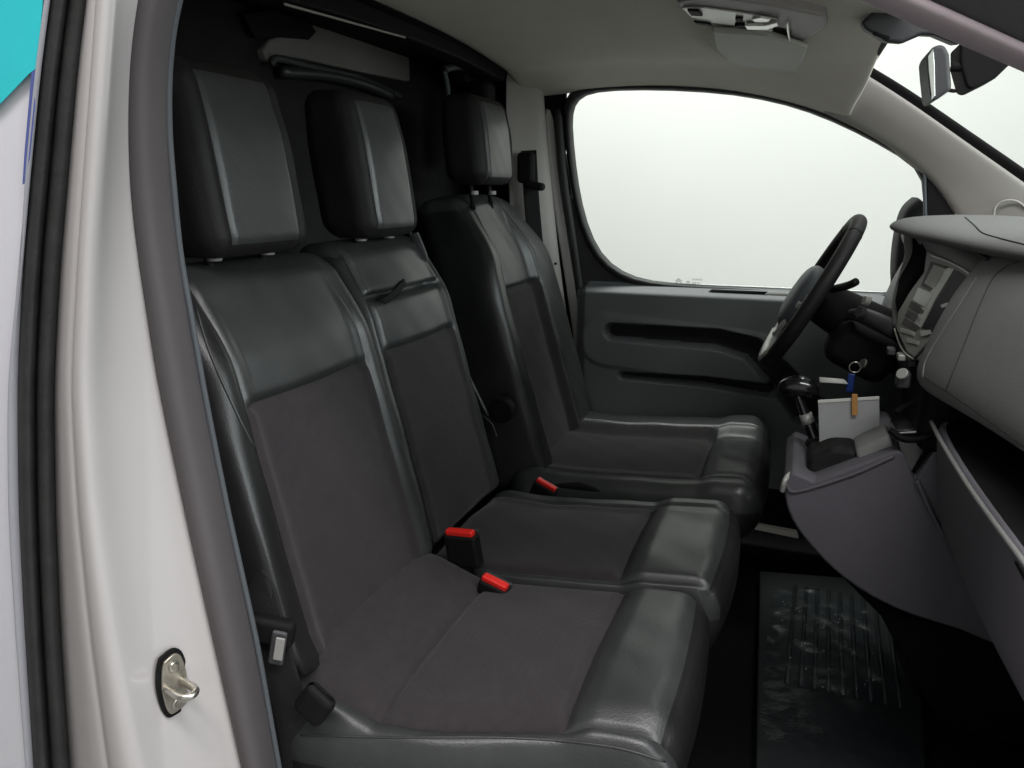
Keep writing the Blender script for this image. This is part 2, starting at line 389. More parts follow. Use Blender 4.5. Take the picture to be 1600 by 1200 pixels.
# lower ends follow the curved top of the far door opening
FT = [(-.21, 1.30), (-.19, 1.30), (-.15, 1.302), (.1, 1.318), (.35, 1.298), (.52, 1.258), (.62, 1.222), (.68, 1.195)]
for r_, (x, zt) in zip(rows, FT):
    for i, f in ((11, 0), (10, .012), (9, .03)):
        r_[i] = (r_[i][0], r_[i][1], zt+f)
    r_[8] = (r_[8][0], r_[8][1], max(zt+.05, r_[8][2]-.0) if x < .5 else zt+.075)
    r_[0] = (r_[0][0], -.80, zt-.03); r_[1] = (r_[1][0], -.77, zt)
rows[-1] = [(.70+.02*(1-(y/.8)**2), y, min(z, 1.325)) if abs(y) < .7 else (x, y, z) for x, y, z in rows[-1]]
patch('headlining', rows, 'head', van, sub=2, solid=.01, off=1)
# outer roof
rr = [[(x, y*1.10, max(z+.06, 1.39+d)) for x, y, z in roofrow(x0, d)] for x0, d in ((-2.6, .0), (-.6, 0), (.1, .01), (.5, -.01), (.68, -.05))]
patch('roof', rr, 'paint', van, sub=1, solid=.01, off=1)

# windscreen and header rail
ws_top = [(.70, .68, 1.312), (.715, .35, 1.325), (.72, 0, 1.33), (.715, -.35, 1.325), (.70, -.68, 1.312)]
ws_bot = [(1.28, .74, .93), (1.36, .35, .93), (1.40, 0, .93), (1.36, -.35, .93), (1.28, -.74, .93)]
patch('windscreen', [[lerp(a, b, t) for a, b in zip(ws_top, ws_bot)] for t in (0, .33, .66, 1)], 'glass', van, sub=2)
tube('windscreen_header_band', [(.697, .69, 1.31), (.71, .35, 1.322), (.715, 0, 1.327), (.71, -.35, 1.322), (.697, -.69, 1.31)], .008, 'black', van)
# driver side windscreen pillar: black band + beige trim, traced at y=.70/.78
def wline(px, py, y): return P(px, py, y=y)
up_edge = [(1338, 92), (1400, 128), (1460, 168), (1520, 210), (1600, 264), (1690, 330)]
mid_edge = [(1333, 106), (1398, 146), (1455, 185), (1515, 228), (1594, 283), (1680, 345)]
low_edge = [(1285, 172), (1340, 196), (1395, 228), (1440, 262), (1475, 300), (1500, 345)]
A = [wline(*p, .70) for p in up_edge]; B = [wline(*p, .715) for p in mid_edge]
Cc_ = [wline(*p, .772) for p in low_edge]; D_ = [(p[0]-.004, .80, p[2]-.002) for p in Cc_]
Mid = [lerp(lerp(b, c, .45), (0, 0, 0), 0) for b, c in zip(B, Cc_)]
Mid = [(p[0], p[1]-.012, p[2]) for p in Mid]
Bb = [(b[0], b[1]-.010, b[2]) for b in B]
patch('windscreen_pillar_band', [[(a[0], a[1]+.012, a[2]) for a in A], A, B], 'black', van, sub=2, solid=.004, off=1)
patch('windscreen_pillar_trim', [[(b[0], b[1]+.01, b[2]) for b in B], Bb, [lerp(a, b, .25) for a, b in zip(Bb, Mid)], Mid, [lerp(a, b, .7) for a, b in zip(Mid, Cc_)], Cc_, D_], 'pillar', van, sub=2, solid=.004, off=1)
# tweeter grille bump on the pillar foot
tube('speaker_grille_rim', [P(1552, 345, y=.72), P(1556, 322, y=.715), P(1572, 313, y=.71), P(1592, 316, y=.71), P(1612, 335, y=.72)], .0025, 'pillar', van, seg=8)
patch('pillar_foot', [[P(1470, 300, y=.778), P(1490, 330, y=.775), P(1500, 380, y=.775)], [P(1520, 262, y=.74), P(1540, 310, y=.74), P(1560, 380, y=.74)], [P(1600, 290, y=.72), P(1620, 330, y=.72), P(1640, 400, y=.72)], [P(1680, 345, y=.71), P(1700, 380, y=.71), P(1720, 420, y=.71)]], 'pillar', van, sub=2, solid=.004, off=1)
# near side windscreen pillar, top right of the picture
npil = [(1290, -42), (1360, 2), (1480, 52), (1600, 103), (1760, 175)]
nup = [(1340, -60), (1400, -14), (1500, 30), (1600, 76), (1770, 152)]
E0 = [P(*p, y=-.775) for p in npil]; E1 = [P(*p, y=-.79) for p in nup]
E2 = [(p[0]+.03, -.82, p[2]+.05) for p in E1]; E3 = [(p[0]+.05, -.86, p[2]+.10) for p in E1]
patch('near_pillar_seal', [[(p[0], -.755, p[2]+.012) for p in E0], [(p[0], -.765, p[2]+.001) for p in E0], E0, [lerp(a, b, .5) for a, b in zip([(p[0], p[1]-.006, p[2]) for p in E0], [(p[0], p[1]-.006, p[2]) for p in E1])], E1, [(p[0], p[1]+.01, p[2]+.004) for p in E1]], 'sealpink', van, sub=2, solid=.003, off=1)
patch('near_pillar_dark_seal', [[(p[0], p[1]+.006, p[2]+.001) for p in E1], [lerp(a, b, .3) for a, b in zip(E1, E2)], E2, E3], 'plastic', van, sub=2, solid=.003, off=1)
patch('near_pillar_trim', [[(p[0], -.755, p[2]+.012) for p in E0], [(p[0]+.01, -.72, p[2]+.04) for p in E0], [(p[0]+.05, -.69, p[2]+.09) for p in E0]], 'pillar', van, sub=2, solid=.003, off=1)

# far door pillar (behind the driver) and the cab side behind it
bp = [(790, 92, .60), (812, 92, .66), (846, 120, .72), (858, 168, .76)]
def vcol(pts, y): return [P(px, py, y=y) for px, py in pts]
patch('driver_pillar_trim', [vcol([(788, 84), (790, 200), (795, 330), (800, 480), (830, 700)], .70),
    vcol([(812, 86), (822, 200), (838, 330), (850, 420), (880, 640)], .735), vcol([(846, 105), (850, 200), (864, 330), (873, 418), (905, 640)], .755), vcol([(850, 120), (853, 200), (867, 330), (876, 425), (908, 640)], .79)], 'pillar', van, sub=2, solid=.004, off=1)
patch('driver_pillar_paint', [vcol([(848, 165), (852, 260), (866, 340), (884, 445), (905, 600)], .792), vcol([(852, 165), (857, 260), (870, 340), (889, 450), (909, 600)], .785), vcol([(866, 168), (870, 260), (882, 340), (900, 450), (920, 600)], .785)], 'paint', van, sub=1, solid=.004, off=1)
patch('driver_pillar_seal', [vcol([(864, 166), (868, 260), (881, 340), (900, 450), (922, 620)], .78), vcol([(870, 166), (875, 260), (888, 340), (905, 445), (926, 620)], .768), vcol([(880, 162), (884, 260), (897, 340), (913, 445), (932, 620)], .782)], 'rubber', van, sub=1, solid=.004, off=1)

prism('door_gap_filler', [P(850, 240, y=.835), P(884, 240, y=.835), P(897, 330, y=.835), P(915, 390, y=.835), P(950, 432, y=.835), P(955, 530, y=.835), P(850, 530, y=.835)], (0, .012, 0), 'black', van, bevel=.002)
# ---- driver's door
door = bpy.data.objects.new('driver_door', None); COL.objects.link(door); door.parent = van
YD = .79
wout = [(866, 100), (1000, 60), (1180, 80), (1320, 130), (1500, 230), (1520, 480), (1350, 520), (1100, 520), (960, 520), (905, 520), (880, 400), (868, 250)]
# window opening outline, clockwise from the rear top
win = [(889, 190), (893, 163), (908, 146), (950, 139), (1050, 139), (1150, 146), (1230, 162), (1300, 187), (1370, 222), (1442, 264), (1445, 300), (1446, 400), (1447, 466), (1300, 458), (1150, 449), (1040, 444), (990, 436), (950, 415), (923, 378), (905, 320), (896, 260)]
wpts = [P(*p, y=YD) for p in win]; n = len(wpts)
cen = np.mean(np.array(wpts), axis=0)
def scaled(k, kx=None): return [tuple(cen+(np.array(p)-cen)*np.array((kx or k, 1, k))) for p in wpts]
o1 = scaled(1.0); o2 = [(p[0], p[1], p[2]) for p in scaled(1.10, 1.06)]
frame_rows = [[(p[0], YD+.03, p[2]) for p in o1], o1, [(p[0], YD-.008, p[2]) for p in scaled(1.015, 1.01)], [(p[0], YD-.006, p[2]) for p in scaled(1.06, 1.035)], [(p[0], YD+.01, p[2]) for p in o2], [(p[0], YD+.04, p[2]) for p in o2]]
patch('window_frame', frame_rows, 'rubber', door, sub=1, close=True)
# the glass
gp = [(p[0], YD+.028, p[2]) for p in scaled(1.02)]
raw('window_glass', gp, [tuple(range(len(gp)))], 'glass', door, smooth=False)
# black rear corner fillet and mirror triangle
prism('window_corner_trim', [P(884, 300, y=YD+.003), P(903, 320, y=YD+.003), P(922, 380, y=YD+.003), P(950, 417, y=YD+.003), P(990, 438, y=YD+.003), P(1040, 446, y=YD+.003), P(1040, 470, y=YD+.003), P(908, 470, y=YD+.003)], (0, .012, 0), 'rubber', door, bevel=.002)
prism('mirror_triangle_trim', [P(1449, 268, y=YD-.01), P(1470, 288, y=YD-.01), P(1492, 318, y=YD-.01), P(1506, 350, y=YD-.01), P(1506, 470, y=YD-.01), P(1449, 470, y=YD-.01)], (0, .02, 0), 'black', door, bevel=.002)
tube('mirror_triangle_edge', [P(1444, 262, y=YD-.012), P(1446, 340, y=YD-.012), P(1447, 470, y=YD-.012)], .004, 'seal', door, seg=8)
# inner panel as relief: u along x, v down
nu, nv = 400, 260
xs = np.linspace(-.03, .98, nu); vs_ = np.linspace(0, 1, nv)
zt = .773
U, Vv = np.meshgrid(xs, vs_, indexing='ij')
Z = zt-Vv*.58
Yp = .742+.0*Z
Yp = Yp+.052*(1-sm(0, .036, zt-Z))**1.4           # rolled top ledge
Yp = Yp+.03*(1-sm(0, .035, U+.03))                    # rolled rear edge
Yp = Yp+.012*sm(.15, .35, zt-Z)
def cap(u, z, pts, rad):
    """signed soft mask of a rounded slot along the polyline pts with radii rad"""
    best = np.full(u.shape, 9.0)
    for (x0, z0, r0), (x1, z1, r1) in zip(pts[:-1], pts[1:]):
        dx, dz = x1-x0, z1-z0; t = np.clip(((u-x0)*dx+(z-z0)*dz)/(dx*dx+dz*dz), 0, 1)
        best = np.minimum(best, np.hypot(u-x0-t*dx, z-z0-t*dz)-(r0+(r1-r0)*t))
    return best
def dz_(px, py): q = P(px, py, y=.745); return q[0], q[2]
a_ = dz_(958, 518); b_ = dz_(1120, 530); c_ = dz_(1175, 545); d_ = dz_(1215, 585); e_ = dz_(1260, 640)
s1 = cap(U, Z, [(*a_, .026), (*b_, .030), (*c_, .034), (*d_, .040), (*e_, .05)], 0)
f_ = dz_(972, 588); g_ = dz_(1100, 597); h_ = dz_(1200, 612)
s2 = cap(U, Z, [(*f_, .012), (*g_, .017), (*h_, .022)], 0)
Yp = Yp+.045*(1-sm(-.010, .004, s1))+.035*(1-sm(-.008, .003, s2))
k_ = cap(U, Z, [(.07, .60, .0), (.50, .57, .0)], 0)
Yp = Yp-.006*(1-sm(.07, .09, k_))
verts = np.stack([U, Yp, Z], -1).reshape(-1, 3); idx = np.arange(nu*nv).reshape(nu, nv)
F4 = np.stack([idx[:-1, :-1], idx[1:, :-1], idx[1:, 1:], idx[:-1, 1:]], -1).reshape(-1, 4)
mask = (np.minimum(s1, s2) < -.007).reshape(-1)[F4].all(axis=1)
for nm, mt, mk in (('inner_panel', 'door', ~mask), ('storage_pocket', 'doordark', mask)):
    ff = F4[mk]; used, inv = np.unique(ff, return_inverse=True)
    me = bpy.data.meshes.new(nm); me.from_pydata(verts[used].tolist(), [], inv.reshape(-1, 4).tolist()); me.update()
    fin(link(nm, me, mt), door)
# window switch tray on the ledge
sw = [P(1098, 457, z=.770), P(1112, 452, z=.770), P(1228, 458, z=.770), P(1228, 466, z=.766)]
def led(px, py, dy=0):      # on the rolled ledge
    p = P(px, py, y=.765+dy); return p
prism('grab_recess', [led(1103, 459), led(1112, 452), led(1200, 456), led(1190, 463)], (0, .004, .0), 'black', door, bevel=0)
prism('switch_plate', [led(1192, 463), led(1203, 456), led(1260, 459), led(1260, 467)], (0, .004, 0), 'unit', door, bevel=0)
tube('switch_tray_rim', [led(1096, 459, -.004), led(1140, 463, -.004), led(1200, 466, -.004), led(1262, 470, -.004)], .0016, 'silver', door, seg=8)
for q in ((1229, 459.5), (1229, 463.5)): cyl('switch_symbol', led(*q, -.001), (0, -1, 1), .0015, .001, 'paper', door, seg=8, bevel=0)
# etched marks in the rear corner of the glass: small chevrons, an emblem and two lines of characters
def mark(pts): prism('glass_mark', [P(px, py, y=YD+.024) for px, py in pts], (0, .0008, 0), 'print', door, bevel=0, smooth=False)
for cx_, cy_, k in ((1060.5, 437, 1), (1075, 440, .7)):
    for dy in (0, 3*k):
        mark([(cx_-5*k, cy_+2*k+dy), (cx_, cy_-2.2*k+dy), (cx_+5*k, cy_+2*k+dy), (cx_+5*k, cy_+3.0*k+dy), (cx_, cy_-.8*k+dy), (cx_-5*k, cy_+3.0*k+dy)])
mark([(1055, 442.6), (1067, 443.0), (1067, 443.6), (1055, 443.2)])
def glass_text(s, px, py, size):
    cu = bpy.data.curves.new('glass_text', 'FONT'); cu.body = s; cu.size = size; cu.extrude = .0003
    tmp = bpy.data.objects.new('tmp', cu); me = bpy.data.meshes.new_from_object(tmp); bpy.data.objects.remove(tmp)
    me.materials.clear()
    o = link('glass_text', me, 'print', door, smooth=False)
    o.location = P(px, py, y=YD+.024); o.rotation_euler = (R(90), 0, 0)
glass_text('TEMPERED', 1081, 437.6, .0065); glass_text('43R-00 I', 1081, 443.6, .0080)
# outer skin of the door and body, behind the panel
box('outer_skin', (.45, .93, .40), (1.1, .02, .72), 'paint', door, bevel=.006)
box('inner_frame', (.45, .90, .20), (1.02, .03, .40), 'black', door)
# door mirror outside
mirror = thing('door_mirror', 'black exterior mirror seen through the driver window beside the dashboard', 'mirror', P(1420, 420, y=1.0))
tube('mirror_housing', [P(1440, 318, y=1.02), P(1424, 335, y=1.02), P(1414, 375, y=1.02), P(1410, 420, y=1.02), P(1412, 455, y=1.02)], .026, 'black', mirror, seg=16, flat=(.16, .055), normal=(1, 0, 0))
tube('mirror_arm', [P(1400, 455, y=.98), P(1404, 430, y=.98), P(1412, 400, y=.98)], .018, 'black', mirror, seg=12)
tube('mirror_arm', [P(1408, 470, y=.98), P(1420, 462, y=.94), P(1450, 462, y=.90)], .014, 'rubber', mirror, seg=12)

# ---- bulkhead and cargo space behind the seats
XB = -.42
bulk = thing('bulkhead', 'dark cargo bulkhead with a pale rounded upper panel behind the headrests', 'bulkhead', (XB, 0, .5))
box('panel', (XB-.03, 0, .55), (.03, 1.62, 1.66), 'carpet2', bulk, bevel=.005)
def bk(px, py, d=0): 
    p = P(px, py, x=XB+d); return p
up = [bk(418, 95, .002), bk(411, 78, .002), bk(420, 62, .002), bk(440, 55, .002), bk(478, 58, .002), bk(500, 15, .002), bk(560, 35, .002), bk(640, 72, .002), bk(641, 128, .002), bk(560, 112, .002), bk(470, 92, .002), bk(430, 86, .002), bk(424, 97, .002)]
prism('upper_panel', up, (-.02, 0, 0), 'beige', bulk, bevel=.009, seg=4)
tube('recess_lip', [bk(424, 100, .01), bk(436, 92, .01), bk(500, 108, .01), bk(560, 122, .01), bk(625, 150, .01)], .007, 'plastic', bulk, seg=10)
tube('recess_lip', [bk(440, 112, .01), bk(510, 118, .01), bk(570, 132, .01), bk(612, 150, .01)], .012, 'leather', bulk, seg=10)
prism('dark_panel', [bk(380, 20, .006), bk(470, 10, .006), bk(495, 50, .006), bk(484, 62, .006), bk(440, 58, .006), bk(400, 60, .006)], (-.01, 0, 0), 'black', bulk, bevel=.003)
XC = XB+.20
lowe = [P(a, b, x=XC) for a, b in ((300, -40), (430, -2), (540, 27), (640, 60), (720, 92), (790, 128))]
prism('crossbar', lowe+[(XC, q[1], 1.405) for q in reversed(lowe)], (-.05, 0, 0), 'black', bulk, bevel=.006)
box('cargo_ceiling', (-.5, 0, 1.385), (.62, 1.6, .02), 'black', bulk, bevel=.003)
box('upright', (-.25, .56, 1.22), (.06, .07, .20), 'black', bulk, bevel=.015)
def strip(a, b, w, mt, nm, d=.06, th=.003):
    pa, pb = np.array(bk(*a, d)), np.array(bk(*b, d)); prism(nm, [tuple(pa), tuple(pb), tuple(pb+(0, 0, -w)), tuple(pa+(0, 0, -w))], (.0-th, 0, 0), mt, bulk, bevel=.0008)
strip((445, 4), (634, 57), .004, 'pillar', 'edge_strip', .203)  # pale strip imitates light reflecting along the rail
strip((604, -4), (630, 8), .004, 'pillar', 'edge_strip', .206)
strip((637, 14), (727, 58), .006, 'pillar', 'edge_strip', .206)
strip((643, 68), (656, 74), .005, 'pillar', 'edge_strip', .15)
# hanging bracket with a bluish handle
box('bracket', bk(730, 105, .10), (.05, .13, .10), 'black', bulk, bevel=.012)
tube('handle', [bk(695, 108, .13), bk(712, 104, .14), bk(745, 106, .14), bk(762, 110, .13)], .010, 'plastic', bulk, seg=10)
tube('handle_stem', [bk(694, 110, .13), bk(700, 140, .13), bk(701, 185, .13)], .006, 'seal', bulk, seg=10)
box('cover', bk(757, 110, .11), (.04, .07, .10), 'leather2', bulk, bevel=.01)
# cargo side walls (close the dark space)
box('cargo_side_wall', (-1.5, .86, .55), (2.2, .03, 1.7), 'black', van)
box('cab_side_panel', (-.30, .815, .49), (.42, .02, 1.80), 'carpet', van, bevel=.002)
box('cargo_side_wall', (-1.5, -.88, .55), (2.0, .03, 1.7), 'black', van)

# ---- floor pan, tunnel, firewall
box('cab_floor', (.45, 0, .0), (1.8, 1.70, .05), 'carpet', van, bevel=.002)
box('footwell_side_panel', (1.19, .80, .45), (.46, .02, .95), 'carpet', van, bevel=.002)
box('footwell_side_panel', (1.19, -.82, .45), (.46, .02, .95), 'carpet', van, bevel=.002)
box('firewall', (1.42, 0, .35), (.06, 1.7, 1.1), 'carpet', van, bevel=.002)
box('sill_plate', (.45, -.86, .03), (1.6, .10, .09), 'paint', van, bevel=.02)
prism('footwell_side', [(.95, .06, .03), (.95, .06, .45), (1.4, .06, .45), (1.4, .06, .03)], (0, .2, 0), 'carpet', van, bevel=.01)
prism('bright_sill_strip', [P(1176, 819, y=.70), P(1245, 832, y=.70), P(1248, 842, y=.69), P(1176, 827, y=.69)], (0, .02, 0), 'pillar', van, bevel=.002)

# ------------------------------------------------------------------ seats
def make_back(par, y0, y1, zb, zt, xb, k, T=.115, bol=(.03, .03), bw=(.07, .07), seam=.8, lean=0, taper=.1, slot=None, top=.93, fabname='fabric_panel', seed=1, tlean=0, outer='bolster', puff=0, crown=.016):
    W = y1-y0; H = zt-zb; yc = (y0+y1)/2
    fl = -1+2*bw[0]/W; fr = 1-2*bw[1]/W      # seam positions in s
    tseam = -1+2*(seam-zb)/H
    ca = math.cos(math.atan(k)); sa = math.sin(math.atan(k))
    def warp(p, d, s, t):
        fw_ = sm(.0, .9, d)*(1-sm(.9, 1.0, np.abs(t))*.6)
        inner = sm(fl-.03, fl+.12, s)*(1-sm(fr-.12, fr+.03, s))
        lft = 1-sm(fl-.0, fl+.14, s); rgt = sm(fr-.14, fr, s)
        disp = bol[0]*lft*(1-sm(.55, 1.0, t))+bol[1]*rgt*(1-sm(.55, 1.0, t))
        disp = disp-.007*(groove(s*W/2, fl*W/2, .0045)+groove(s*W/2, fr*W/2, .0045))*(bw[0] > 0)
        disp = disp-.011*groove(t*H/2, tseam*H/2, .006)*inner
        disp = disp+.012*inner*(1-(t-tseam)**2*.6)*(1-((s-(fl+fr)/2)/((fr-fl)/2))**2)
        disp = disp+.0011*bumpn(s*W, t*H, 17, seed)
        if slot is not None:
            ts = -1+2*(slot-zb)/H; disp = disp-.03*groove(t*H/2, ts*H/2, .0055)*inner
        p[:, 0] += disp*fw_
        wdt = 1-taper*sm(.2, 1.0, t)**1.5+.03*(1-sm(-1, -.2, t))
        p[:, 1] = p[:, 1]*wdt-puff*(1-sm(-1, fl+.25, s))*sm(-1, -.75, t)*(1-sm(-.5, .75, t))
        p[:, 0] += puff*.9*(1-sm(-1, fl+.02, s))*sm(-.2, .9, d)*sm(-1, -.8, t)*(1-sm(-.5, .7, t))
        p[:, 2] -= crown*(np.abs(s)**3)*sm(.6, 1, t)
        # recline
        zz = p[:, 2]+H/2; x = p[:, 0]-T/2
        out = np.empty_like(p)
        curve = -.025*sm(.75, 1.0, zz/H)
        out[:, 0] = xb-zz*k+x+curve; out[:, 1] = yc+p[:, 1]+tlean*(zz/H); out[:, 2] = zb+zz+x*sa*.3
        return out
    def region(d, s, t, fr_):
        front = fr_ & (np.abs(t) < top)
        ins = (s > fl) & (s < fr) & front
        return np.where(ins & (t < tseam), 1, np.where(ins, 2, np.where((s <= fl) & (t < .93), 3, 0)))
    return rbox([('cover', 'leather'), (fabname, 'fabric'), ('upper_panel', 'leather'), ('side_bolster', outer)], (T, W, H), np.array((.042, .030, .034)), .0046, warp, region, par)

def make_cushion(par, y0, y1, x0, x1, z, H=.15, bol=(.02, .0), bw=(.05, .02), seam=.39, rear=.04, seed=1, nose=.05, tilt=.0, flare=0, fold=None, r=(.045, .024, .05)):
    """depth axis of the box is up here"""
    W = y1-y0; L = x1-x0; yc = (y0+y1)/2; xc = (x0+x1)/2
    fl = -1+2*bw[0]/W; fr = 1-2*bw[1]/W; ts = (seam-xc)/(L/2)
    def warp(p, d, s, t):
        # box: p = (up, across, along)
        u = sm(0, .9, d)
        inner = sm(fl-.03, fl+.12, s)*(1-sm(fr-.12, fr+.03, s))
        disp = bol[0]*(1-sm(fl, fl+.2, s))+bol[1]*sm(fr-.2, fr, s)
        disp = disp-.006*(groove(s*W/2, fl*W/2, .0045)+groove(s*W/2, fr*W/2, .0045))*(1-sm(.86, .95, np.abs(t)))
        disp = disp-.011*groove(t*L/2, ts*L/2, .0065)*inner
        disp = disp+.012*inner*(1-((s-(fl+fr)/2)/((fr-fl)/2))**2)
        disp = disp+.010*sm(ts, ts+.15, t)*(1-sm(.85, 1, t))
        disp = disp+(rear*np.clip((fold-t)/.62, 0, 1.1)*sm(fl-.25, fl+.05, s) if fold else rear*(1-sm(-.98, -.35, t)))-(.008*groove(t*L/2, (fold or 0)*L/2, .005)*inner if fold else 0)
        disp = disp+.0013*bumpn(s*W, t*L, 16, seed)
        p[:, 1] = p[:, 1]+np.where(p[:, 1] < 0, flare*sm(-.3, .75, t)*(-p[:, 1]/(W/2)), 0)
        out = np.empty_like(p)
        out[:, 2] = z-H/2+p[:, 0]+disp*u+tilt*t
        out[:, 1] = yc+p[:, 1]
        out[:, 0] = xc+p[:, 2]-nose*.5*(1-sm(-1, .2, d))*sm(.5, 1, t)+.012*sm(.8, 1, t)*(1-s*s)
        return out
    def region(d, s, t, fr_):
        ins = (s > fl) & (s < fr) & fr_ & (t > -.93)
        low = (~fr_) & (d < .30)
        return np.where(ins & (t < ts), 1, np.where(ins & (t < .945), 2, np.where(low | ((t >= .945) & (s > fl)), 3, 0)))  # front roll goes dark as well: its shade is put into the colour
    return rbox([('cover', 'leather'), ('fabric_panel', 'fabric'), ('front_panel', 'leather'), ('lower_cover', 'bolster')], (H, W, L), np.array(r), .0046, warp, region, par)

def make_headrest(par, yc, xc, zb, zt, W, T=.105, k=.15, posts=True, pz=None):
    hr_ = bpy.data.objects.new('headrest', None); COL.objects.link(hr_); fin(hr_, par)
    H = zt-zb
    def warp(p, d, s, t):
        f = sm(0, .9, d)
        disp = .008*f*(1-s*s)*(1-t*t*.5)-.005*f*(groove(s*W/2, .70*W/2, .004)+groove(s*W/2, -.70*W/2, .004))
        disp = disp+.0005*bumpn(s*W, t*H, 24, 3)
        p[:, 0] += disp
        p[:, 1] *= (1-.06*sm(.0, 1, t))*(1-.05*(1-sm(-1, -.6, t)))
        p[:, 0] *= (1-.12*sm(.2, 1, t))
        zz = p[:, 2]+H/2
        out = np.empty_like(p)
        out[:, 0] = xc+p[:, 0]-zz*k; out[:, 1] = yc+p[:, 1]; out[:, 2] = zb+zz
        return out
    def region(d, s, t, fr_): return np.where(fr_ & (np.abs(s) < .70) & (np.abs(t) < .86), 1, 0)
    # parts are direct children of the headrest
    rbox([('side_cover', 'leather2'), ('face_panel', 'leather')], (T, W, H), np.array((.032, .024, .030)), .004, warp, region, hr_)
    for s in (-1, 1):
        tube('post', [(xc-.01, yc+s*W*.26, zb+.03), (xc, yc+s*W*.26, zb-.06)], .006, 'black', hr_, path=False)
        cyl('post_sleeve', (xc+.003, yc+s*W*.26, (pz or zb-.03)), (0, 0, 1), .010, .010, 'unit', hr_)
    return hr_

def make_buckle(par, p0, p1, y, low, h=.05):
    """upright black body; the red press button lies along its top edge from p0 to p1 in the picture"""
    bk_ = bpy.data.objects.new('belt_buckle', None); COL.objects.link(bk_); fin(bk_, par)
    a = Vector(P(*p0, y=y)); b = Vector(P(*p1, y=y-.004)); c = (a+b)/2; sd = (b-a).normalized(); W = (b-a).length
    dn = (Vector(P(*low, y=y+.005))-c); dn = (dn-sd*dn.dot(sd)).normalized(); nn = sd.cross(dn)
    rm = Matrix((sd, nn, dn)).transposed()
    box('body', c+dn*(h/2+.003), (W*1.16, .024, h), 'black', bk_, bevel=.006, rot=rm)
    box('red_button', c-nn*.002, (W, .014, .010), 'red', bk_, bevel=.003, rot=rm)
    box('latch_slot', c+dn*.004+nn*.010, (W*1.08, .006, .010), 'leather', bk_, bevel=.002, rot=rm)
    tube('stalk', [c+dn*h*.8, c+dn*(h+.03), c+dn*(h+.06)], .012, 'black', bk_, seg=10)
    return bk_

def onto(ob, pts, lift=.0005, n=8):
    """the points where the sight lines through these picture points meet the finished surface of ob"""
    bpy.context.view_layer.update()
    dg = bpy.context.evaluated_depsgraph_get(); ev = ob.evaluated_get(dg); inv = ev.matrix_world.inverted(); out = []
    q = smooth_path([(a, b, 0) for a, b in pts], n)
    for v in q:
        r = Vector(FW*FOC+RT*(v.x-800)-UP*(v.y-600)).normalized()
        o_ = inv @ Vector(CX); ok, hit, nrm, _ = ev.ray_cast(o_, (inv.to_3x3() @ r).normalized())
        if ok: out.append(ev.matrix_world @ hit-r*lift)
    return out
def seam(name, ob, pts, r, material, parent, lift=.0004):
    p = onto(ob, pts, lift)
    if len(p) > 2: return tube(name, p, r, material, parent, path=False, seg=8)
# passenger double bench
bench = thing('passenger_bench', 'double passenger bench in black leatherette and grey cloth nearest the open door', 'bench seat', (.2, -.4, .03))
bk1 = make_back(bench, -.755, -.385, .43, .945, .065, .27, bol=(.014, .010), bw=(.045, .045), seam=.775, taper=.03, seed=1, puff=.022, crown=.005)
make_back(bench, -.383, -.075, .43, .955, .060, .27, bol=(.004, .010), bw=(.022, .030), seam=.775, taper=.01, slot=.862, seed=2, T=.10, crown=.003)
cu1 = make_cushion(bench, -.785, -.392, .03, .515, .436, bol=(-.006, .0), bw=(.036, .012), seam=.39, rear=.066, seed=5, tilt=.030, flare=.045, fold=-.42)
make_cushion(bench, -.388, -.055, .03, .53, .442, bol=(.0, .006), bw=(.012, .05), seam=.375, rear=.012, seed=8, tilt=.026)
make_headrest(bench, -.588, -.115, .950, 1.19, .20, pz=.95)
make_headrest(bench, -.245, -.115, .955, 1.193, .18, pz=.955)
for o_ in cu1:
    if o_.name.startswith(('cover', 'lower_cover')):
        seam('piping', o_, [(470, 1148), (600, 1152), (800, 1153), (950, 1166), (1040, 1190)], .0014, 'leather', bench)
for o_ in bk1:
    if o_.name.startswith(('cover', 'side_bolster')):
        seam('piping', o_, [(306, 480), (330, 556), (372, 650), (415, 735), (455, 830), (480, 930)], .0016, 'leather', bench)
# base of the bench
prism('seat_base', [(.06, -.72, .03), (.06, -.72, .33), (.44, -.72, .33), (.40, -.72, .03)], (0, .64, 0), 'leather2', bench, bevel=.02, seg=4)
prism('side_valance', [(.04, -.752, .36), (.06, -.745, .22), (.40, -.745, .22), (.48, -.752, .36)], (0, .03, 0), 'leather2', bench, bevel=.01, seg=3)
tube('pull_strap', [P(578, 478, x=-.075), P(600, 470, x=-.052), P(612, 462, x=-.050), P(624, 450, x=-.052), P(632, 440, x=-.056)], .004, 'black', bench, flat=(.012, .004), normal=(1, 0, .2), seg=10)
# belt guide and trim strips on the far edge of the middle backrest
tube('edge_piping', [P(640, 362, y=-.125), P(655, 400, y=-.105), P(672, 420, y=-.10), P(690, 470, y=-.085), P(720, 560, y=-.075), P(762, 650, y=-.07)], .0035, 'leather', bench, seg=8)
tube('belt_guide', [P(648, 364, y=-.13), P(655, 380, y=-.12), P(662, 398, y=-.115), P(664, 408, y=-.11)], .006, 'plastic', bench, flat=(.014, .006), normal=(0, -1, .3), seg=10)
make_buckle(bench, (699, 829), (741, 833), -.40, (724, 900), .058)
make_buckle(bench, (756, 899), (794, 918), -.44, (755, 960), .030)
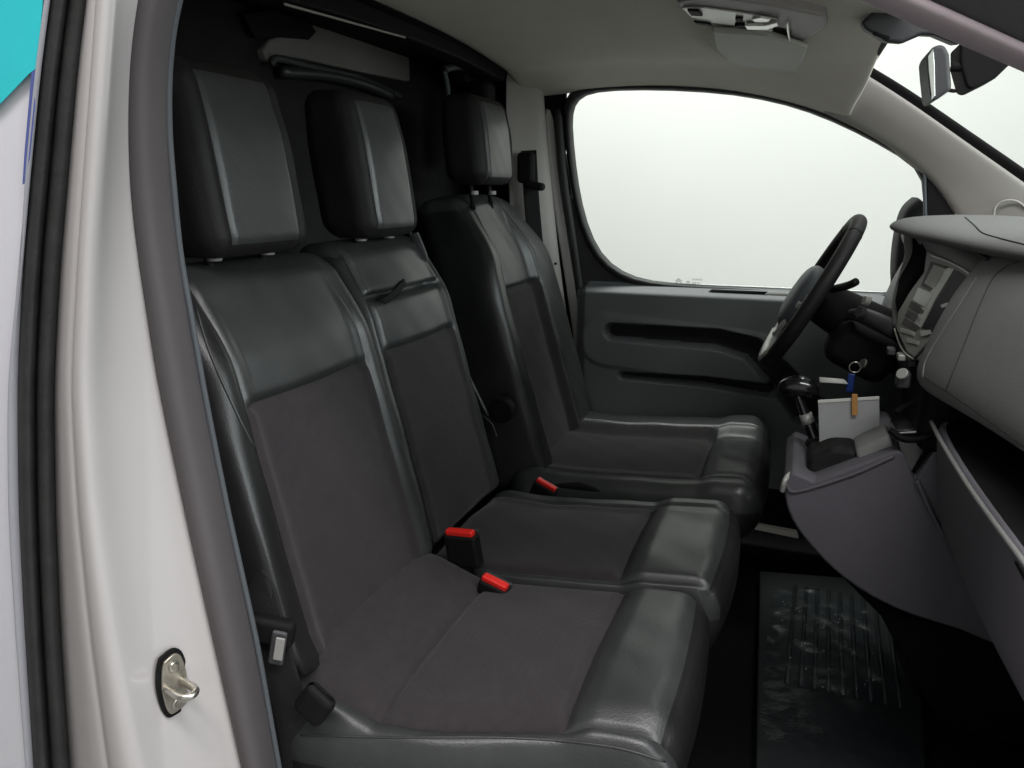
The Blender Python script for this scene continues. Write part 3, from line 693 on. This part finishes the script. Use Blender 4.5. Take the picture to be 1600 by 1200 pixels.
# belt webbing, tongue and anchor on the door side of the bench
belt = thing('seat_belt', 'black lap belt hanging at the door side of the passenger bench', 'seat belt', P(430, 1000, y=-.76))
tube('webbing', [P(360, 830, y=-.70), P(375, 870, y=-.745), P(388, 900, y=-.772), P(405, 930, y=-.775), P(428, 1020, y=-.78), P(455, 1120, y=-.78), P(470, 1220, y=-.78)], .01, 'leather2', belt, flat=(.044, .003), normal=(.35, -.9, 0), seg=12)
0 and tube('webbing_edge', [P(300, 500, y=-.752), P(340, 590, y=-.752), P(382, 680, y=-.752), P(420, 770, y=-.755), P(430, 800, y=-.757)], .0045, 'leather2', belt, seg=10)
box('tongue', P(434, 1012, y=-.788), (.018, .006, .045), 'plastic', belt, bevel=.003, rot=(0, R(12), R(20)))
box('tongue_plate', P(436, 1014, y=-.793), (.011, .003, .030), 'unit', belt, bevel=.002, rot=(0, R(12), R(20)))
box('anchor_cover', P(425, 985, y=-.780), (.055, .02, .035), 'black', belt, bevel=.008, rot=(0, R(12), R(20)))
box('anchor_cover', P(492, 1100, y=-.785), (.042, .018, .048), 'black', belt, bevel=.012, rot=(0, R(35), 0))

# driver's seat
drv = thing('driver_seat', 'single driver seat with bolstered sides beside the far door', 'driver seat', (.2, .42, .03))
bk3 = make_back(drv, .19, .68, .31, 1.03, 0.055, .30, T=.13, bol=(.034, .030), bw=(.065, .150), seam=.795, taper=.30, seed=4, top=.95)
make_cushion(drv, .14, .665, -.02, .56, .385, bol=(.012, .03), bw=(.06, .11), seam=.42, rear=.012, seed=3, H=.14, nose=.06, tilt=.022, r=(.05, .035, .06))
make_headrest(drv, .36, -.165, 1.05, 1.255, .22, k=.1, pz=1.03)
prism('seat_base', [(.10, .17, .03), (.08, .17, .30), (.50, .17, .30), (.46, .17, .03)], (0, .46, 0), 'black', drv, bevel=.02, seg=4)
prism('side_shield', [(.02, .145, .30), (.03, .145, .36), (.16, .145, .38), (.50, .145, .34), (.50, .145, .24), (.05, .145, .22)], (0, .02, 0), 'black', drv, bevel=.008, seg=3)
cyl('recliner_knob', P(785, 640, y=.15), (0, 1, 0), .030, .03, 'black', drv, bevel=.004)
make_buckle(drv, (840, 748), (869, 765), .06, (820, 800), .045)
tube('buckle_strap_edge', [P(752, 648, y=.10), P(768, 662, y=.09), P(776, 682, y=.09)], .002, 'plastic', drv, seg=8)
# driver's belt on the pillar
dbelt = thing('seat_belt', 'black shoulder belt and guide on the far pillar behind the driver seat', 'seat belt', P(828, 270, y=.66))
tube('webbing', [P(826, 235, y=.69), P(832, 330, y=.69), P(845, 450, y=.69), P(870, 620, y=.69)], .01, 'black', dbelt, flat=(.046, .003), normal=(.5, -.8, 0), seg=12)
box('guide', P(822, 262, y=.66), (.05, .03, .085), 'black', dbelt, bevel=.012)
box('guide_slot_cover', P(835, 290, y=.655), (.062, .03, .022), 'black', dbelt, bevel=.01, rot=(0, R(10), 0))
cyl('pillar_screw', P(868, 412, y=.742), (0, -1, 0), .004, .006, 'black', dbelt, seg=12)

# ------------------------------------------------------------------ dashboard
dash = thing('dashboard', 'grey dashboard with centre display, air vents and open shelf on the passenger side', 'dashboard', (1.0, 0, .7))
# upper bulge on the passenger side; columns run from the centre to the near door
def bulge(y, dx, dz=0, k=1):
    prof = [(1.45, .93), (1.18, .965), (.98, .978), (.935, .972), (.895, .945), (.868, .905), (.845, .855), (.828, .80), (.815, .755), (.812, .725), (.820, .706), (.85, .698), (.93, .70)]
    return [(.85+(x-.85)*k+dx, y, z+dz*(z-.70)/.28) for x, z in prof]
cols = [bulge(.048, .02, -.03, .8), bulge(.042, -.002, -.02, .93), bulge(.024, -.012, -.01), bulge(-.03, -.006), bulge(-.12, .022), bulge(-.3, .066), bulge(-.5, .10), bulge(-.7, .14), bulge(-.80, .20)]
patch('passenger_facia', cols, 'dash', dash, sub=2, solid=.006, off=1)
facia = [o for o in bpy.data.objects if o.name == 'passenger_facia'][0]
seam('facia_crease', facia, [(1640, 398), (1598, 407), (1567, 420), (1543, 450), (1500, 555), (1478, 610)], .0012, 'plastic', dash)
seam('facia_crease', facia, [(1445, 590), (1500, 625), (1560, 668), (1640, 728)], .0012, 'plastic', dash)
seam('facia_edge', facia, [(1527, 432), (1500, 475), (1465, 530), (1446, 565), (1442, 590)], .0022, 'dash', dash)
# top pad over the centre and driver side, lip towards the seats
def top(y, xo, zl=.975):
    return [(xo+.55, y, .93), (xo+.30, y, zl+.004), (xo+.12, y, zl+.012), (xo+.03, y, zl+.010), (xo, y, zl-.002), (xo+.012, y, zl-.012), (xo+.08, y, zl-.018)]
tp = patch('top_pad', [top(-.20, .90, .948), top(-.06, .845, .952), top(.02, .812, .957), top(.12, .785, .960), top(.20, .765, .964), top(.27, .752, .968), top(.32, .752, .970), top(.37, .80, .970), top(.62, .85, .965), top(.76, .92, .955)], 'dash_shaded', dash, sub=2, solid=.006, off=1)
seam('lid_seam', tp, [(1508, 340), (1522, 352), (1535, 364), (1560, 372), (1595, 381), (1640, 392)], .0014, 'black', dash)
tube('lid_edge', [P(1438, 352, y=.28), P(1470, 362, y=.17), P(1510, 385, y=.06), P(1548, 408, y=-.02)], .004, 'plastic', dash, seg=8)
# pad above the display
patch('display_hood', [[P(1424, 352, y=.270), P(1432, 366, y=.268), P(1440, 380, y=.262), P(1446, 396, y=.25)],
    [P(1450, 358, y=.22), P(1456, 372, y=.20), P(1460, 385, y=.185), P(1461, 399, y=.18)],
    [P(1484, 370, y=.155), P(1485, 382, y=.125), P(1484, 393, y=.115), P(1480, 404, y=.12)],
    [P(1516, 386, y=.09), P(1513, 396, y=.06), P(1508, 406, y=.05), P(1502, 416, y=.06)],
    [P(1550, 404, y=.03), P(1542, 412, y=.018), P(1533, 421, y=.012), P(1523, 430, y=.02)]], 'dash', dash, sub=2, solid=.004, off=1)
# centre stack face
A0, A1, A3 = (np.array(P(1461, 398, y=.17)), np.array(P(1522, 428, y=.02)), np.array(P(1401, 512, y=.17)))
e1 = A1-A0; e2 = A3-A0; nrmc = np.cross(e2, e1); nrmc /= np.linalg.norm(nrmc)
if nrmc[0] > 0: nrmc = -nrmc
def cp(px, py, d=.004):
    r = FW*FOC+RT*(px-800)-UP*(py-600); t = (A0-CX).dot(nrmc)/r.dot(nrmc); return tuple(CX+t*r+nrmc*d)
cs = [cp(a, b, 0) for a, b in ((1447, 390), (1461, 397), (1496, 405), (1523, 428), (1535, 450), (1500, 520), (1464, 560), (1432, 563), (1416, 550), (1400, 514), (1402, 488), (1420, 457), (1443, 425))]
prism('centre_stack', cs, tuple(-nrmc*.08), 'unit', dash, bevel=.003)
def onface(nm, pts, mt, th=.004, d=.001, bev=.001): prism(nm, [cp(a, b, d) for a, b in pts], tuple(nrmc*th), mt, dash, bevel=bev)
onface('display', [(1497, 423), (1519, 437), (1503, 458), (1483, 487), (1460, 521), (1442, 513), (1463, 473)], 'screen', .001, .0012, .0003)
onface('display_frame', [(1482, 419), (1493, 421), (1462, 470), (1440, 513), (1431, 505), (1452, 462)], 'silver', .0015, .001, .0005)
onface('small_display_reflection', [(1461, 414), (1480, 421), (1463, 453), (1446, 443)], 'paper', .001, .0015, .0003)  # white face stands in for a reflection on the small display
onface('small_display_frame', [(1456, 409), (1484, 417), (1465, 460), (1440, 447)], 'plastic', .0008, .001, .0003)
onface('knob_panel', [(1437, 449), (1461, 460), (1448, 482), (1428, 470)], 'silver', .002, .001, .001)
for k in range(3):
    onface('switch', [(1425-k*5, 471+k*13), (1447-k*5, 486+k*12), (1443-k*5, 494+k*12), (1421-k*5, 480+k*13)], 'trim', .0015, .001, .0006)
for k in range(2):
    onface('switch', [(1408+k*10, 512+k*16), (1432+k*6, 520+k*14), (1430+k*6, 526+k*14), (1408+k*10, 519+k*16)], 'silver', .0015, .001, .0006)
tube('stack_trim', [cp(1458, 400, .003), cp(1480, 408, .003), cp(1503, 419, .003), cp(1520, 430, .003)], .0028, 'silver', dash, seg=8)
tube('stack_trim', [cp(1523, 434, .002), cp(1503, 468, .002), cp(1466, 521, .002), cp(1432, 560, .002)], .0028, 'plastic', dash, seg=8)
tube('stack_trim', [cp(1399, 514, .002), cp(1408, 540, .002), cp(1418, 554, .002), cp(1430, 562, .002)], .0018, 'chrome', dash, seg=8)
for k in range(5):
    t = k/4; onface('vent_louvre', [(1504-t*30, 455+t*45), (1511-t*30, 453+t*45), (1509-t*30, 457+t*45), (1502-t*30, 459+t*45)], 'trim', .002, .002, .0005)
onface('vent_knob', [(1473, 478), (1484, 474), (1486, 479), (1476, 483)], 'silver', .002, .003, .0006)
onface('vent_knob', [(1440, 518), (1456, 516), (1458, 523), (1442, 527)], 'silver', .002, .002, .0006)
# instrument binnacle: side wall with dark recess, grey rim
prism('binnacle_side', [P(1422, 348, y=.27), P(1438, 352, y=.27), P(1462, 396, y=.20), P(1402, 512, y=.20), P(1400, 470, y=.22), P(1404, 430, y=.25), P(1416, 400, y=.27)], (.03, .03, 0), 'black', dash, bevel=.003)
tube('binnacle_rim', [P(1422, 350, y=.28), P(1419, 375, y=.27), P(1420, 400, y=.26), P(1408, 440, y=.25), P(1401, 470, y=.24), P(1402, 510, y=.22)], .008, 'dash', dash, seg=10)
tube('binnacle_rim', [P(1425, 358, y=.27), P(1441, 378, y=.25), P(1446, 400, y=.24), P(1440, 430, y=.22), P(1420, 480, y=.19), P(1404, 514, y=.18)], .007, 'dash', dash, seg=10)
prism('binnacle_hood', [(.81, .24, .925), (.81, .24, .948), (1.05, .24, .948), (1.05, .24, .80), (.90, .24, .80)], (0, .36, 0), 'plastic', dash, bevel=.012, seg=3)
# driver side lower dash
patch('driver_facia', [[(.86+.03*abs(y-.4), y, .93), (.83, y, .84), (.80, y, .76), (.80, y, .66), (.86, y, .56), (1.0, y, .45)] for y in (.14, .3, .5, .7, .76)], 'plastic', dash, sub=2, solid=.008, off=1)
# recess behind and lower panels on the passenger side
prism('shelf_recess', [(.99, -.80, .50), (.99, -.80, .72), (1.35, -.80, .72), (1.35, -.80, .50)], (0, 1.55, 0), 'black', dash, bevel=.003)
sh = [[(.835+dx, y, .656), (.826+dx, y, .650), (.826+dx, y, .636), (.830+dx, y, .60), (.838+dx, y, .55), (.846+dx, y, .50), (.858+dx, y, .462), (.93+dx, y, .445), (1.1, y, .43)] for y, dx in ((-.01, .02), (-.03, .005), (-.15, .0), (-.35, .004), (-.55, .015), (-.75, .03))]
patch('glovebox_panel', sh, 'dashlow', dash, sub=2, solid=.006, off=1)
tube('shelf_edge', [(.824, -.03, .655), (.822, -.15, .656), (.826, -.35, .656), (.838, -.55, .656), (.855, -.75, .656)], .0035, 'dash', dash, seg=8)
tube('shelf_chrome_line', [P(1508, 712, y=.02), P(1565, 768, y=-.12), P(1630, 842, y=-.30)], .0012, 'unit', dash, seg=6)
box('shelf_floor', (.945, -.38, .640), (.21, .76, .006), 'black', dash, bevel=.001)
# centre console with gear lever, side face towards the camera
con = [(1224, 752), (1240, 738), (1272, 752), (1400, 704), (1412, 706), (1430, 748), (1470, 690), (1500, 702), (1560, 800), (1600, 870), (1620, 1010), (1560, 1010), (1500, 985), (1400, 952), (1320, 905), (1262, 848), (1232, 800)]
low_ = smooth_path([(a, b, 0) for a, b in con[-5:]+[con[0]]], 4)
cpts = [P(a, b, y=.0) for a, b in con[:-5]]+[P(q.x, q.y, y=.0) for q in low_[:-1]]
ny = len(cpts)
rings = []
ctr = np.mean(np.array(cpts), axis=0)
for sc, yy in ((.90, -.012), (.97, -.008), (1.0, .01), (1.0, .26)):
    rings.append([tuple(ctr+(np.array(p)-ctr)*sc+np.array((0, yy, 0))) for p in cpts])
prism('console_body', cpts, (0, .27, 0), 'dashlow', dash, bevel=.022, seg=5)
tube('console_edge', [P(1228, 758, y=-.001), P(1245, 768, y=-.002), P(1330, 742, y=-.002), P(1396, 713, y=-.001)], .0035, 'dashlow', dash, seg=8)
tube('console_tip_trim', [P(1222, 768, y=.0), P(1228, 748, y=.0), P(1245, 735, y=.05), P(1262, 732, y=.09)], .005, 'silver', dash, seg=8)
tube('console_crease', [P(1432, 750, y=-.006), P(1470, 830, y=-.012), P(1530, 930, y=-.016), P(1575, 1000, y=-.018)], .004, 'dashlow', dash, seg=8)
prism('tunnel_carpet', [P(1262, 850, y=.03), P(1400, 955, y=.03), P(1600, 1012, y=.03), (1.35, .03, .03), (.93, .03, .03), (.86, .03, .14), (.80, .03, .24)], (0, .2, 0), 'carpet', dash, bevel=.01)
prism('gear_surround', [P(1258, 742, y=.05), P(1264, 716, y=.05), P(1300, 700, y=.05), P(1338, 702, y=.05), P(1348, 722, y=.04), P(1292, 744, y=.04)], (0, .10, 0), 'leather2', dash, bevel=.014, seg=4)
prism('tray_plate', [P(1336, 704, y=.04), P(1354, 694, y=.04), P(1388, 680, y=.04), P(1400, 702, y=.03), P(1342, 728, y=.03)], (0, .08, 0), 'dash', dash, bevel=.006, seg=3)
# small clutter of the centre: cup holder, switch row, socket
cup = bpy.data.objects.new('cup_holder', None); COL.objects.link(cup); fin(cup, dash)
ch = [P(1394, 668, y=.02), P(1412, 632, y=.05), P(1442, 632, y=.05), P(1468, 668, y=.02), P(1452, 700, y=.0), P(1420, 748, y=-.01), P(1400, 700, y=.0)]
tube('holder_rim', [P(1391, 672, y=.0), P(1412, 686, y=-.01), P(1444, 684, y=-.01), P(1468, 668, y=.0), P(1452, 642, y=.03), P(1425, 632, y=.05), P(1400, 645, y=.03)], .006, 'black', cup, seg=10, closed=False)
prism('holder_well', [P(1396, 674, y=.01), P(1466, 670, y=.01), P(1450, 702, y=.005), P(1424, 746, y=.0), P(1408, 712, y=.0)], (0, .08, 0), 'gloss', cup, bevel=.006)
box('socket', P(1411, 592, y=.02), (.022, .03, .03), 'plastic', dash, bevel=.006)
cyl('socket_cap', P(1410, 584, y=.0), (-.5, -.6, .5), .010, .006, 'silver', dash)
for k in range(3):
    box('switch', P(1392+k*16, 548+k*9, y=.10), (.014, .03, .012), 'silver' if k == 1 else 'plastic', dash, bevel=.003)
box('lower_trim', (.84, .12, .66), (.06, .26, .14), 'black', dash, bevel=.02)

# gear lever
gear = thing('gear_lever', 'glossy black gear knob on its lever beside the white card', 'gear lever', P(1290, 735, y=.12))
kn = Vector(P(1245, 612, y=.17))
st = Vector(P(1292, 735, y=.15))
tube('stem', [st, lerp(st, kn, .5), kn], .010, 'gloss', gear, rad=lambda t: 1.5-.7*t)
bpy_k = []
tube('knob', [kn+Vector((-.026, 0, -.006)), kn+Vector((-.02, 0, .006)), kn+Vector((0, 0, .012)), kn+Vector((.024, 0, .008)), kn+Vector((.034, 0, -.004))], .020, 'gloss', gear, seg=20, rad=lambda t: .45+.62*math.sin(math.pi*min(max(t, .02), .98))**.6)
tube('collar', [kn+(st-kn)*.28, kn+(st-kn)*.40], .013, 'silver', gear, path=False)
tube('gaiter', [st+(kn-st)*.42, st+(kn-st)*.25, st+(kn-st)*.1, st-Vector((0, 0, .02))], .045, 'leather2', gear, seg=18, rad=lambda t: .35+.75*t+.06*math.sin(t*22))
# white card box, paper, clip, key
card = thing('card_box', 'pale grey card folder standing upright in the console tray', 'folder', P(1327, 700, y=.12))
prism('card_board', [P(1278, 627, y=.12), P(1374, 621, y=.12), P(1376, 715, y=.12), P(1281, 722, y=.12)], (0, .012, 0), 'card', card, bevel=.0015)
prism('card_top_edge', [P(1278, 625.5, y=.118), P(1374, 619.5, y=.118), P(1374, 624, y=.118), P(1278, 630, y=.118)], (0, .002, 0), 'paper', card, bevel=.0004)
clip = tag(prism('paper_clip', [P(1331, 616, y=.112), P(1340, 616, y=.112), P(1340, 649, y=.112), P(1331, 649, y=.112)], (0, .003, 0), 'clip', None, bevel=.001), 'amber clip on the top edge of the pale card folder', 'clip')
pp = tag(prism('paper_slip', [P(1280, 589, y=.22), P(1318, 592, y=.22), P(1326, 600, y=.20), P(1281, 597, y=.20)], (0, .003, -.001), 'paper', None, bevel=0), 'white paper slip lying above the card folder under the steering column', 'paper')
key = thing('ignition_key', 'ignition key ring with a blue fob hanging under the steering column', 'key', P(1335, 575, y=.28))
kc = Vector(P(1336, 574, y=.26))
tube('key_ring', [kc+Vector((.011*math.cos(a), 0, .011*math.sin(a))) for a in np.linspace(0, 2*math.pi, 20, endpoint=False)], .0016, 'chrome', key, path=False, closed=True, seg=8)
tube('key_fob', [P(1331, 584, y=.26), P(1329, 598, y=.26), P(1327, 612, y=.26)], .006, 'blue', key, flat=(.014, .005), normal=(0, -1, 0), seg=10)
cyl('key_head', P(1349, 568, y=.27), (-.7, -.5, .3), .010, .006, 'chrome', key)

# ------------------------------------------------------------------ steering wheel
swc = Vector((.619, .40, .805)); ny_ = Vector((-.888, 0.0, .459))
ys_ = Vector((0, 1, 0)); xs_ = ys_.cross(ny_).normalized()      # xs_: up along the wheel plane
if xs_.z < 0: xs_ = -xs_
yaw_w = R(-2)
wheel = thing('steering_wheel', 'black three spoke steering wheel in front of the driver seat', 'steering wheel', tuple(swc))
def wp(a, r, d=0): return swc+xs_*(r*math.cos(a))+ys_*(r*math.sin(a))+ny_*d
RW = .185
def rw(a):
    c = math.cos(a)
    return RW*(1-.06*max(0, -c)**6)
tube('rim', [wp(a, rw(a)) for a in np.linspace(0, 2*math.pi, 72, endpoint=False)], .0165, 'leather2', wheel, path=False, closed=True, seg=18, normal=None)
for a in (.55, -.55, 2.5, -2.5):
    tube('rim_seam', [wp(a+d, rw(a)) for d in (-.006, .006)], .0171, 'black', wheel, path=False, seg=18)
# airbag hub
hub = []
for d, s in ((-.03, .62), (-.01, .95), (.008, 1), (.022, .9), (.030, .6), (.032, .02)):
    ring = []
    for a in np.linspace(0, 2*math.pi, 32, endpoint=False):
        rx = .080; ry = .090
        e = 2.6; ca, sa = math.cos(a), math.sin(a)
        q = (abs(ca)**e+abs(sa)**e)**(-1/e)
        ring.append(tuple(swc+xs_*(ca*q*rx*s-.012)+ys_*(sa*q*ry*s)+ny_*(d+.008)))
    hub.append(ring)
patch('hub', hub, 'seal', wheel, sub=1, close=True)
for sgn in (-1, 1):
    a = sgn*1.62
    tube('spoke', [wp(a, .07, -.005), wp(a, .12, -.008), wp(sgn*1.68, .172, 0)], .012, 'plastic', wheel, flat=(.042, .016), normal=tuple(ny_), seg=16)
    tube('spoke_control', [wp(a, .085, .008), wp(a, .13, .006)], .01, 'unit', wheel, flat=(.030, .008), normal=tuple(ny_), seg=12)
tube('spoke', [wp(math.pi, .06, -.008), wp(math.pi, .11, -.008), wp(math.pi, .168, 0)], .012, 'silver', wheel, flat=(.055, .014), normal=tuple(ny_), seg=16)
tube('rim_insert', [wp(a, rw(a)-.005, .007) for a in np.linspace(2.35, 3.93, 22)], .0135, 'silver', wheel, path=False, seg=14)
tube('silver_trim', [wp(2.1, .085, .016), wp(2.6, .105, .016), wp(math.pi, .112, .016), wp(-2.6, .105, .016), wp(-2.1, .085, .016), wp(-1.7, .088, .012)], .006, 'silver', wheel, seg=10)
# column and stalks
colm = thing('steering_column', 'black steering column shroud with stalks between wheel and dashboard', 'steering column', (.72, .40, .74))
cdir = -ny_
tube('shroud', [swc+cdir*.02, swc+cdir*.06, swc+cdir*.14, swc+cdir*.24], .055, 'black', colm, seg=20, rad=lambda t: .8+.35*t)
tube('stalk', [P(1300, 452, y=.33), P(1325, 446, y=.24), P(1338, 440, y=.22)], .008, 'black', colm, seg=10)
tube('stalk', [P(1330, 490, y=.33), P(1352, 492, y=.28), P(1400, 515, y=.24)], .012, 'plastic', colm, seg=12, rad=lambda t: .8+.7*t)
cyl('stalk_tip', P(1354, 470, y=.26), (-1, -.3, .3), .010, .012, 'silver', colm)
cyl('ignition_barrel', P(1345, 488, y=.26), (-.8, -.5, .2), .012, .012, 'plastic', colm)
box('shroud_lower', P(1345, 545, y=.36), (.14, .13, .10), 'black', colm, bevel=.03, rot=(0, R(25), 0))

# ------------------------------------------------------------------ overhead things
oc = thing('overhead_console', 'grey overhead console with reading lamps on the headlining', 'overhead console', P(1150, 30, y=.1))
ZR = 1.352
def oz(px, py, z=ZR):
    # the console follows the headlining, which falls towards the windscreen
    n = np.array((.10, 0, 1.0)); d = z+.10*.36-.006
    r = FW*FOC+RT*(px-800)-UP*(py-600); t = (d-CX.dot(n))/r.dot(n); return tuple(CX+t*r)
body = [oz(1056, 4), (oz(1100, -6)), oz(1200, 8), oz(1290, 26), oz(1292, 42), oz(1262, 62), oz(1240, 72), oz(1234, 62), oz(1232, 46), oz(1205, 42), oz(1170, 45), oz(1130, 40), oz(1085, 26), oz(1063, 16)]
prism('housing', body, (0, 0, .022), 'bronze', oc, bevel=.006, seg=3)
def oplate(nm, pts, mt, z=ZR-.001, th=.004, bev=.0008): prism(nm, [oz(a, b, z) for a, b in pts], (0, 0, -th), mt, oc, bevel=bev)
oplate('lamp_plate', [(1066, 10), (1100, 10), (1160, 18), (1215, 28), (1216, 36), (1190, 40), (1150, 38), (1105, 32), (1080, 24)], 'silver', th=.003)
oplate('button', [(1074, 13), (1092, 14), (1098, 22), (1080, 21)], 'black', z=ZR-.004)
oplate('button', [(1084, 31), (1110, 35), (1112, 38), (1090, 35)], 'black', z=ZR-.004)
oplate('button', [(1149, 25), (1161, 26), (1161, 30), (1149, 29)], 'black', z=ZR-.004)
oplate('lamp_lens', [(1175, 27), (1188, 24), (1205, 27), (1200, 31), (1180, 31)], 'lens', z=ZR-.004)
oplate('lamp_lens', [(1164, 36), (1195, 36), (1214, 31), (1216, 36), (1200, 42), (1168, 42)], 'lens', z=ZR-.006, th=.005)
oplate('lamp_lens', [(1178, 43.5), (1208, 43.5), (1205, 46.5), (1172, 46)], 'lens', z=ZR-.004)
cyl('switch_knob', oz(1156, 38, ZR-.006), (0, 0, 1), .009, .008, 'black', oc)
tube('shell_edge_highlight', [oz(1230, 34, ZR-.004), oz(1232, 52, ZR-.008), oz(1236, 68, ZR-.008), oz(1246, 71, ZR-.006)], .0022, 'lens', oc, seg=8)  # pale tube imitates the highlight along the shell's edge
visor = thing('sun_visor', 'folded grey sun visor under the headlining above the driver window', 'sun visor', P(1180, 80, z=1.33))
prism('visor_board', [oz(a, b, 1.338) for a, b in ((1112, 50), (1118, 76), (1132, 92), (1145, 100), (1195, 110), (1232, 117), (1244, 113), (1253, 100), (1262, 76), (1200, 56))], (0, 0, .012), 'visor', visor, bevel=.005, seg=3)

# interior mirror
im = thing('rear_view_mirror', 'interior mirror hanging from the windscreen on a short arm', 'mirror', P(1478, 110, y=.0))
def mi(px, py, y=.0): return P(px, py, y=y)
mo = [mi(1460, 70), mi(1476, 68), mi(1484, 84), mi(1488, 140), mi(1470, 150), mi(1458, 160), mi(1454, 150), mi(1450, 112), mi(1448, 85)]
mb = [np.array(p) for p in mo]
prism('housing', mo, (-.0, .10, 0), 'plastic', im, bevel=.008, seg=3)
prism('mirror_glass', [tuple(np.array(P(a, b, y=-.001))+(-.002, 0, 0)) for a, b in ((1460, 76), (1462, 100), (1463, 150), (1458, 156), (1453, 110), (1452, 88))], (0, -.003, 0), 'mirror', im, bevel=.0005)
tube('arm', [mi(1486, 104, .05), mi(1500, 104, .05), mi(1512, 100, .05)], .008, 'black', im)
tube('dip_lever', [mi(1478, 140, .03), mi(1492, 142, .03), mi(1500, 138, .03)], .003, 'black', im, seg=8)
prism('mount_cover', [mi(1500, 66, .04), mi(1512, 62, .04), mi(1545, 68, .04), mi(1582, 97, .04), mi(1556, 122, .04), mi(1520, 140, .04), mi(1510, 137, .04), mi(1500, 100, .04)], (.0, .09, 0), 'black', im, bevel=.008, seg=3)
sc_ = thing('sensor_cover', 'black sensor cover on the windscreen header above the interior mirror', 'sensor cover', P(1420, 45, y=.1))
prism('cover', [P(1345, 36, y=.10), P(1370, 12, y=.10), P(1470, 12, y=.10), P(1500, 52, y=.10), P(1500, 72, y=.10), P(1462, 56, y=.10), P(1440, 55, y=.10), P(1410, 68, y=.10), P(1385, 66, y=.10), P(1352, 46, y=.10)], (0, .08, .012), 'plastic', sc_, bevel=.007, seg=3)
box('cover_slot', P(1377, 56, y=.096), (.028, .004, .006), 'black', sc_, bevel=.001, rot=(0, R(22), 0))

# ------------------------------------------------------------------ foot mat with protective film
matt = thing('floor_mat', 'ribbed dark rubber floor mat under crumpled clear film in the footwell', 'floor mat', (.75, .1, .06))
ZM = .05
mat_o = [(1186, 897), (1330, 908), (1352, 925), (1385, 980), (1412, 1055), (1440, 1100), (1446, 1220), (1180, 1220), (1183, 1050)]
base_ = [P(a, b, z=ZM) for a, b in mat_o]
prism('mat_base', base_, (0, 0, .010), 'mat', matt, bevel=.004)
mn = np.min(np.array(base_), axis=0); mxx = np.max(np.array(base_), axis=0)
for k in range(9):
    x_ = .645+k*.026
    tube('rib', [(x_, .02, ZM+.011), (x_+.012, .44, ZM+.011)], .005, 'mat', matt, path=False, seg=8)
# crumpled film as fine relief
nx, nyy = 110, 190
U, Vv = np.meshgrid(np.linspace(.60, .89, nx), np.linspace(-.17, .42, nyy), indexing='ij')
rs = np.random.RandomState(3)
Hh = np.zeros_like(U)
for k in range(26):
    th = rs.uniform(0, math.pi); fr = rs.uniform(15, 90); ph = rs.uniform(0, 6.28)
    Hh += np.abs(np.sin((U*math.cos(th)+Vv*math.sin(th))*fr+ph+1.2*np.sin(Vv*13+k)))*(1.2/fr)
Hh = (Hh-Hh.min())/(Hh.max()-Hh.min())
verts = np.stack([U, Vv, ZM+.014+.010*Hh], -1).reshape(-1, 3); idx = np.arange(nx*nyy).reshape(nx, nyy)
F4 = np.stack([idx[:-1, :-1], idx[1:, :-1], idx[1:, 1:], idx[:-1, 1:]], -1).reshape(-1, 4)
lim = (U < .80+.10*(.45-Vv)/.5).reshape(-1)[F4].all(axis=1); F4 = F4[lim]
used, inv = np.unique(F4, return_inverse=True)
me = bpy.data.meshes.new('clear_film'); me.from_pydata(verts[used].tolist(), [], inv.reshape(-1, 4).tolist()); me.update()
fin(link('clear_film', me, 'film'), matt)

# small bright specks scattered over the film
vs_g = []; fs_g = []
for k in range(64):
    u_, v_ = (rs.uniform(.62, .80), rs.uniform(.24, .33)) if k < 40 else (rs.uniform(.62, .84), rs.uniform(.02, .38))
    r_ = rs.uniform(.0008, .0020); b0 = len(vs_g)
    vs_g += [(u_+dx*r_, v_+dy*r_, ZM+.020+dz2*r_) for dx, dy, dz2 in ((1, 0, 0), (-1, 0, 0), (0, 1, 0), (0, -1, 0), (0, 0, 1), (0, 0, -1))]
    fs_g += [tuple(b0+q for q in f) for f in ((0, 2, 4), (2, 1, 4), (1, 3, 4), (3, 0, 4), (2, 0, 5), (1, 2, 5), (3, 1, 5), (0, 3, 5))]
gr = raw('bright_specks', vs_g, fs_g, 'lens', matt); gr['kind'] = 'stuff'
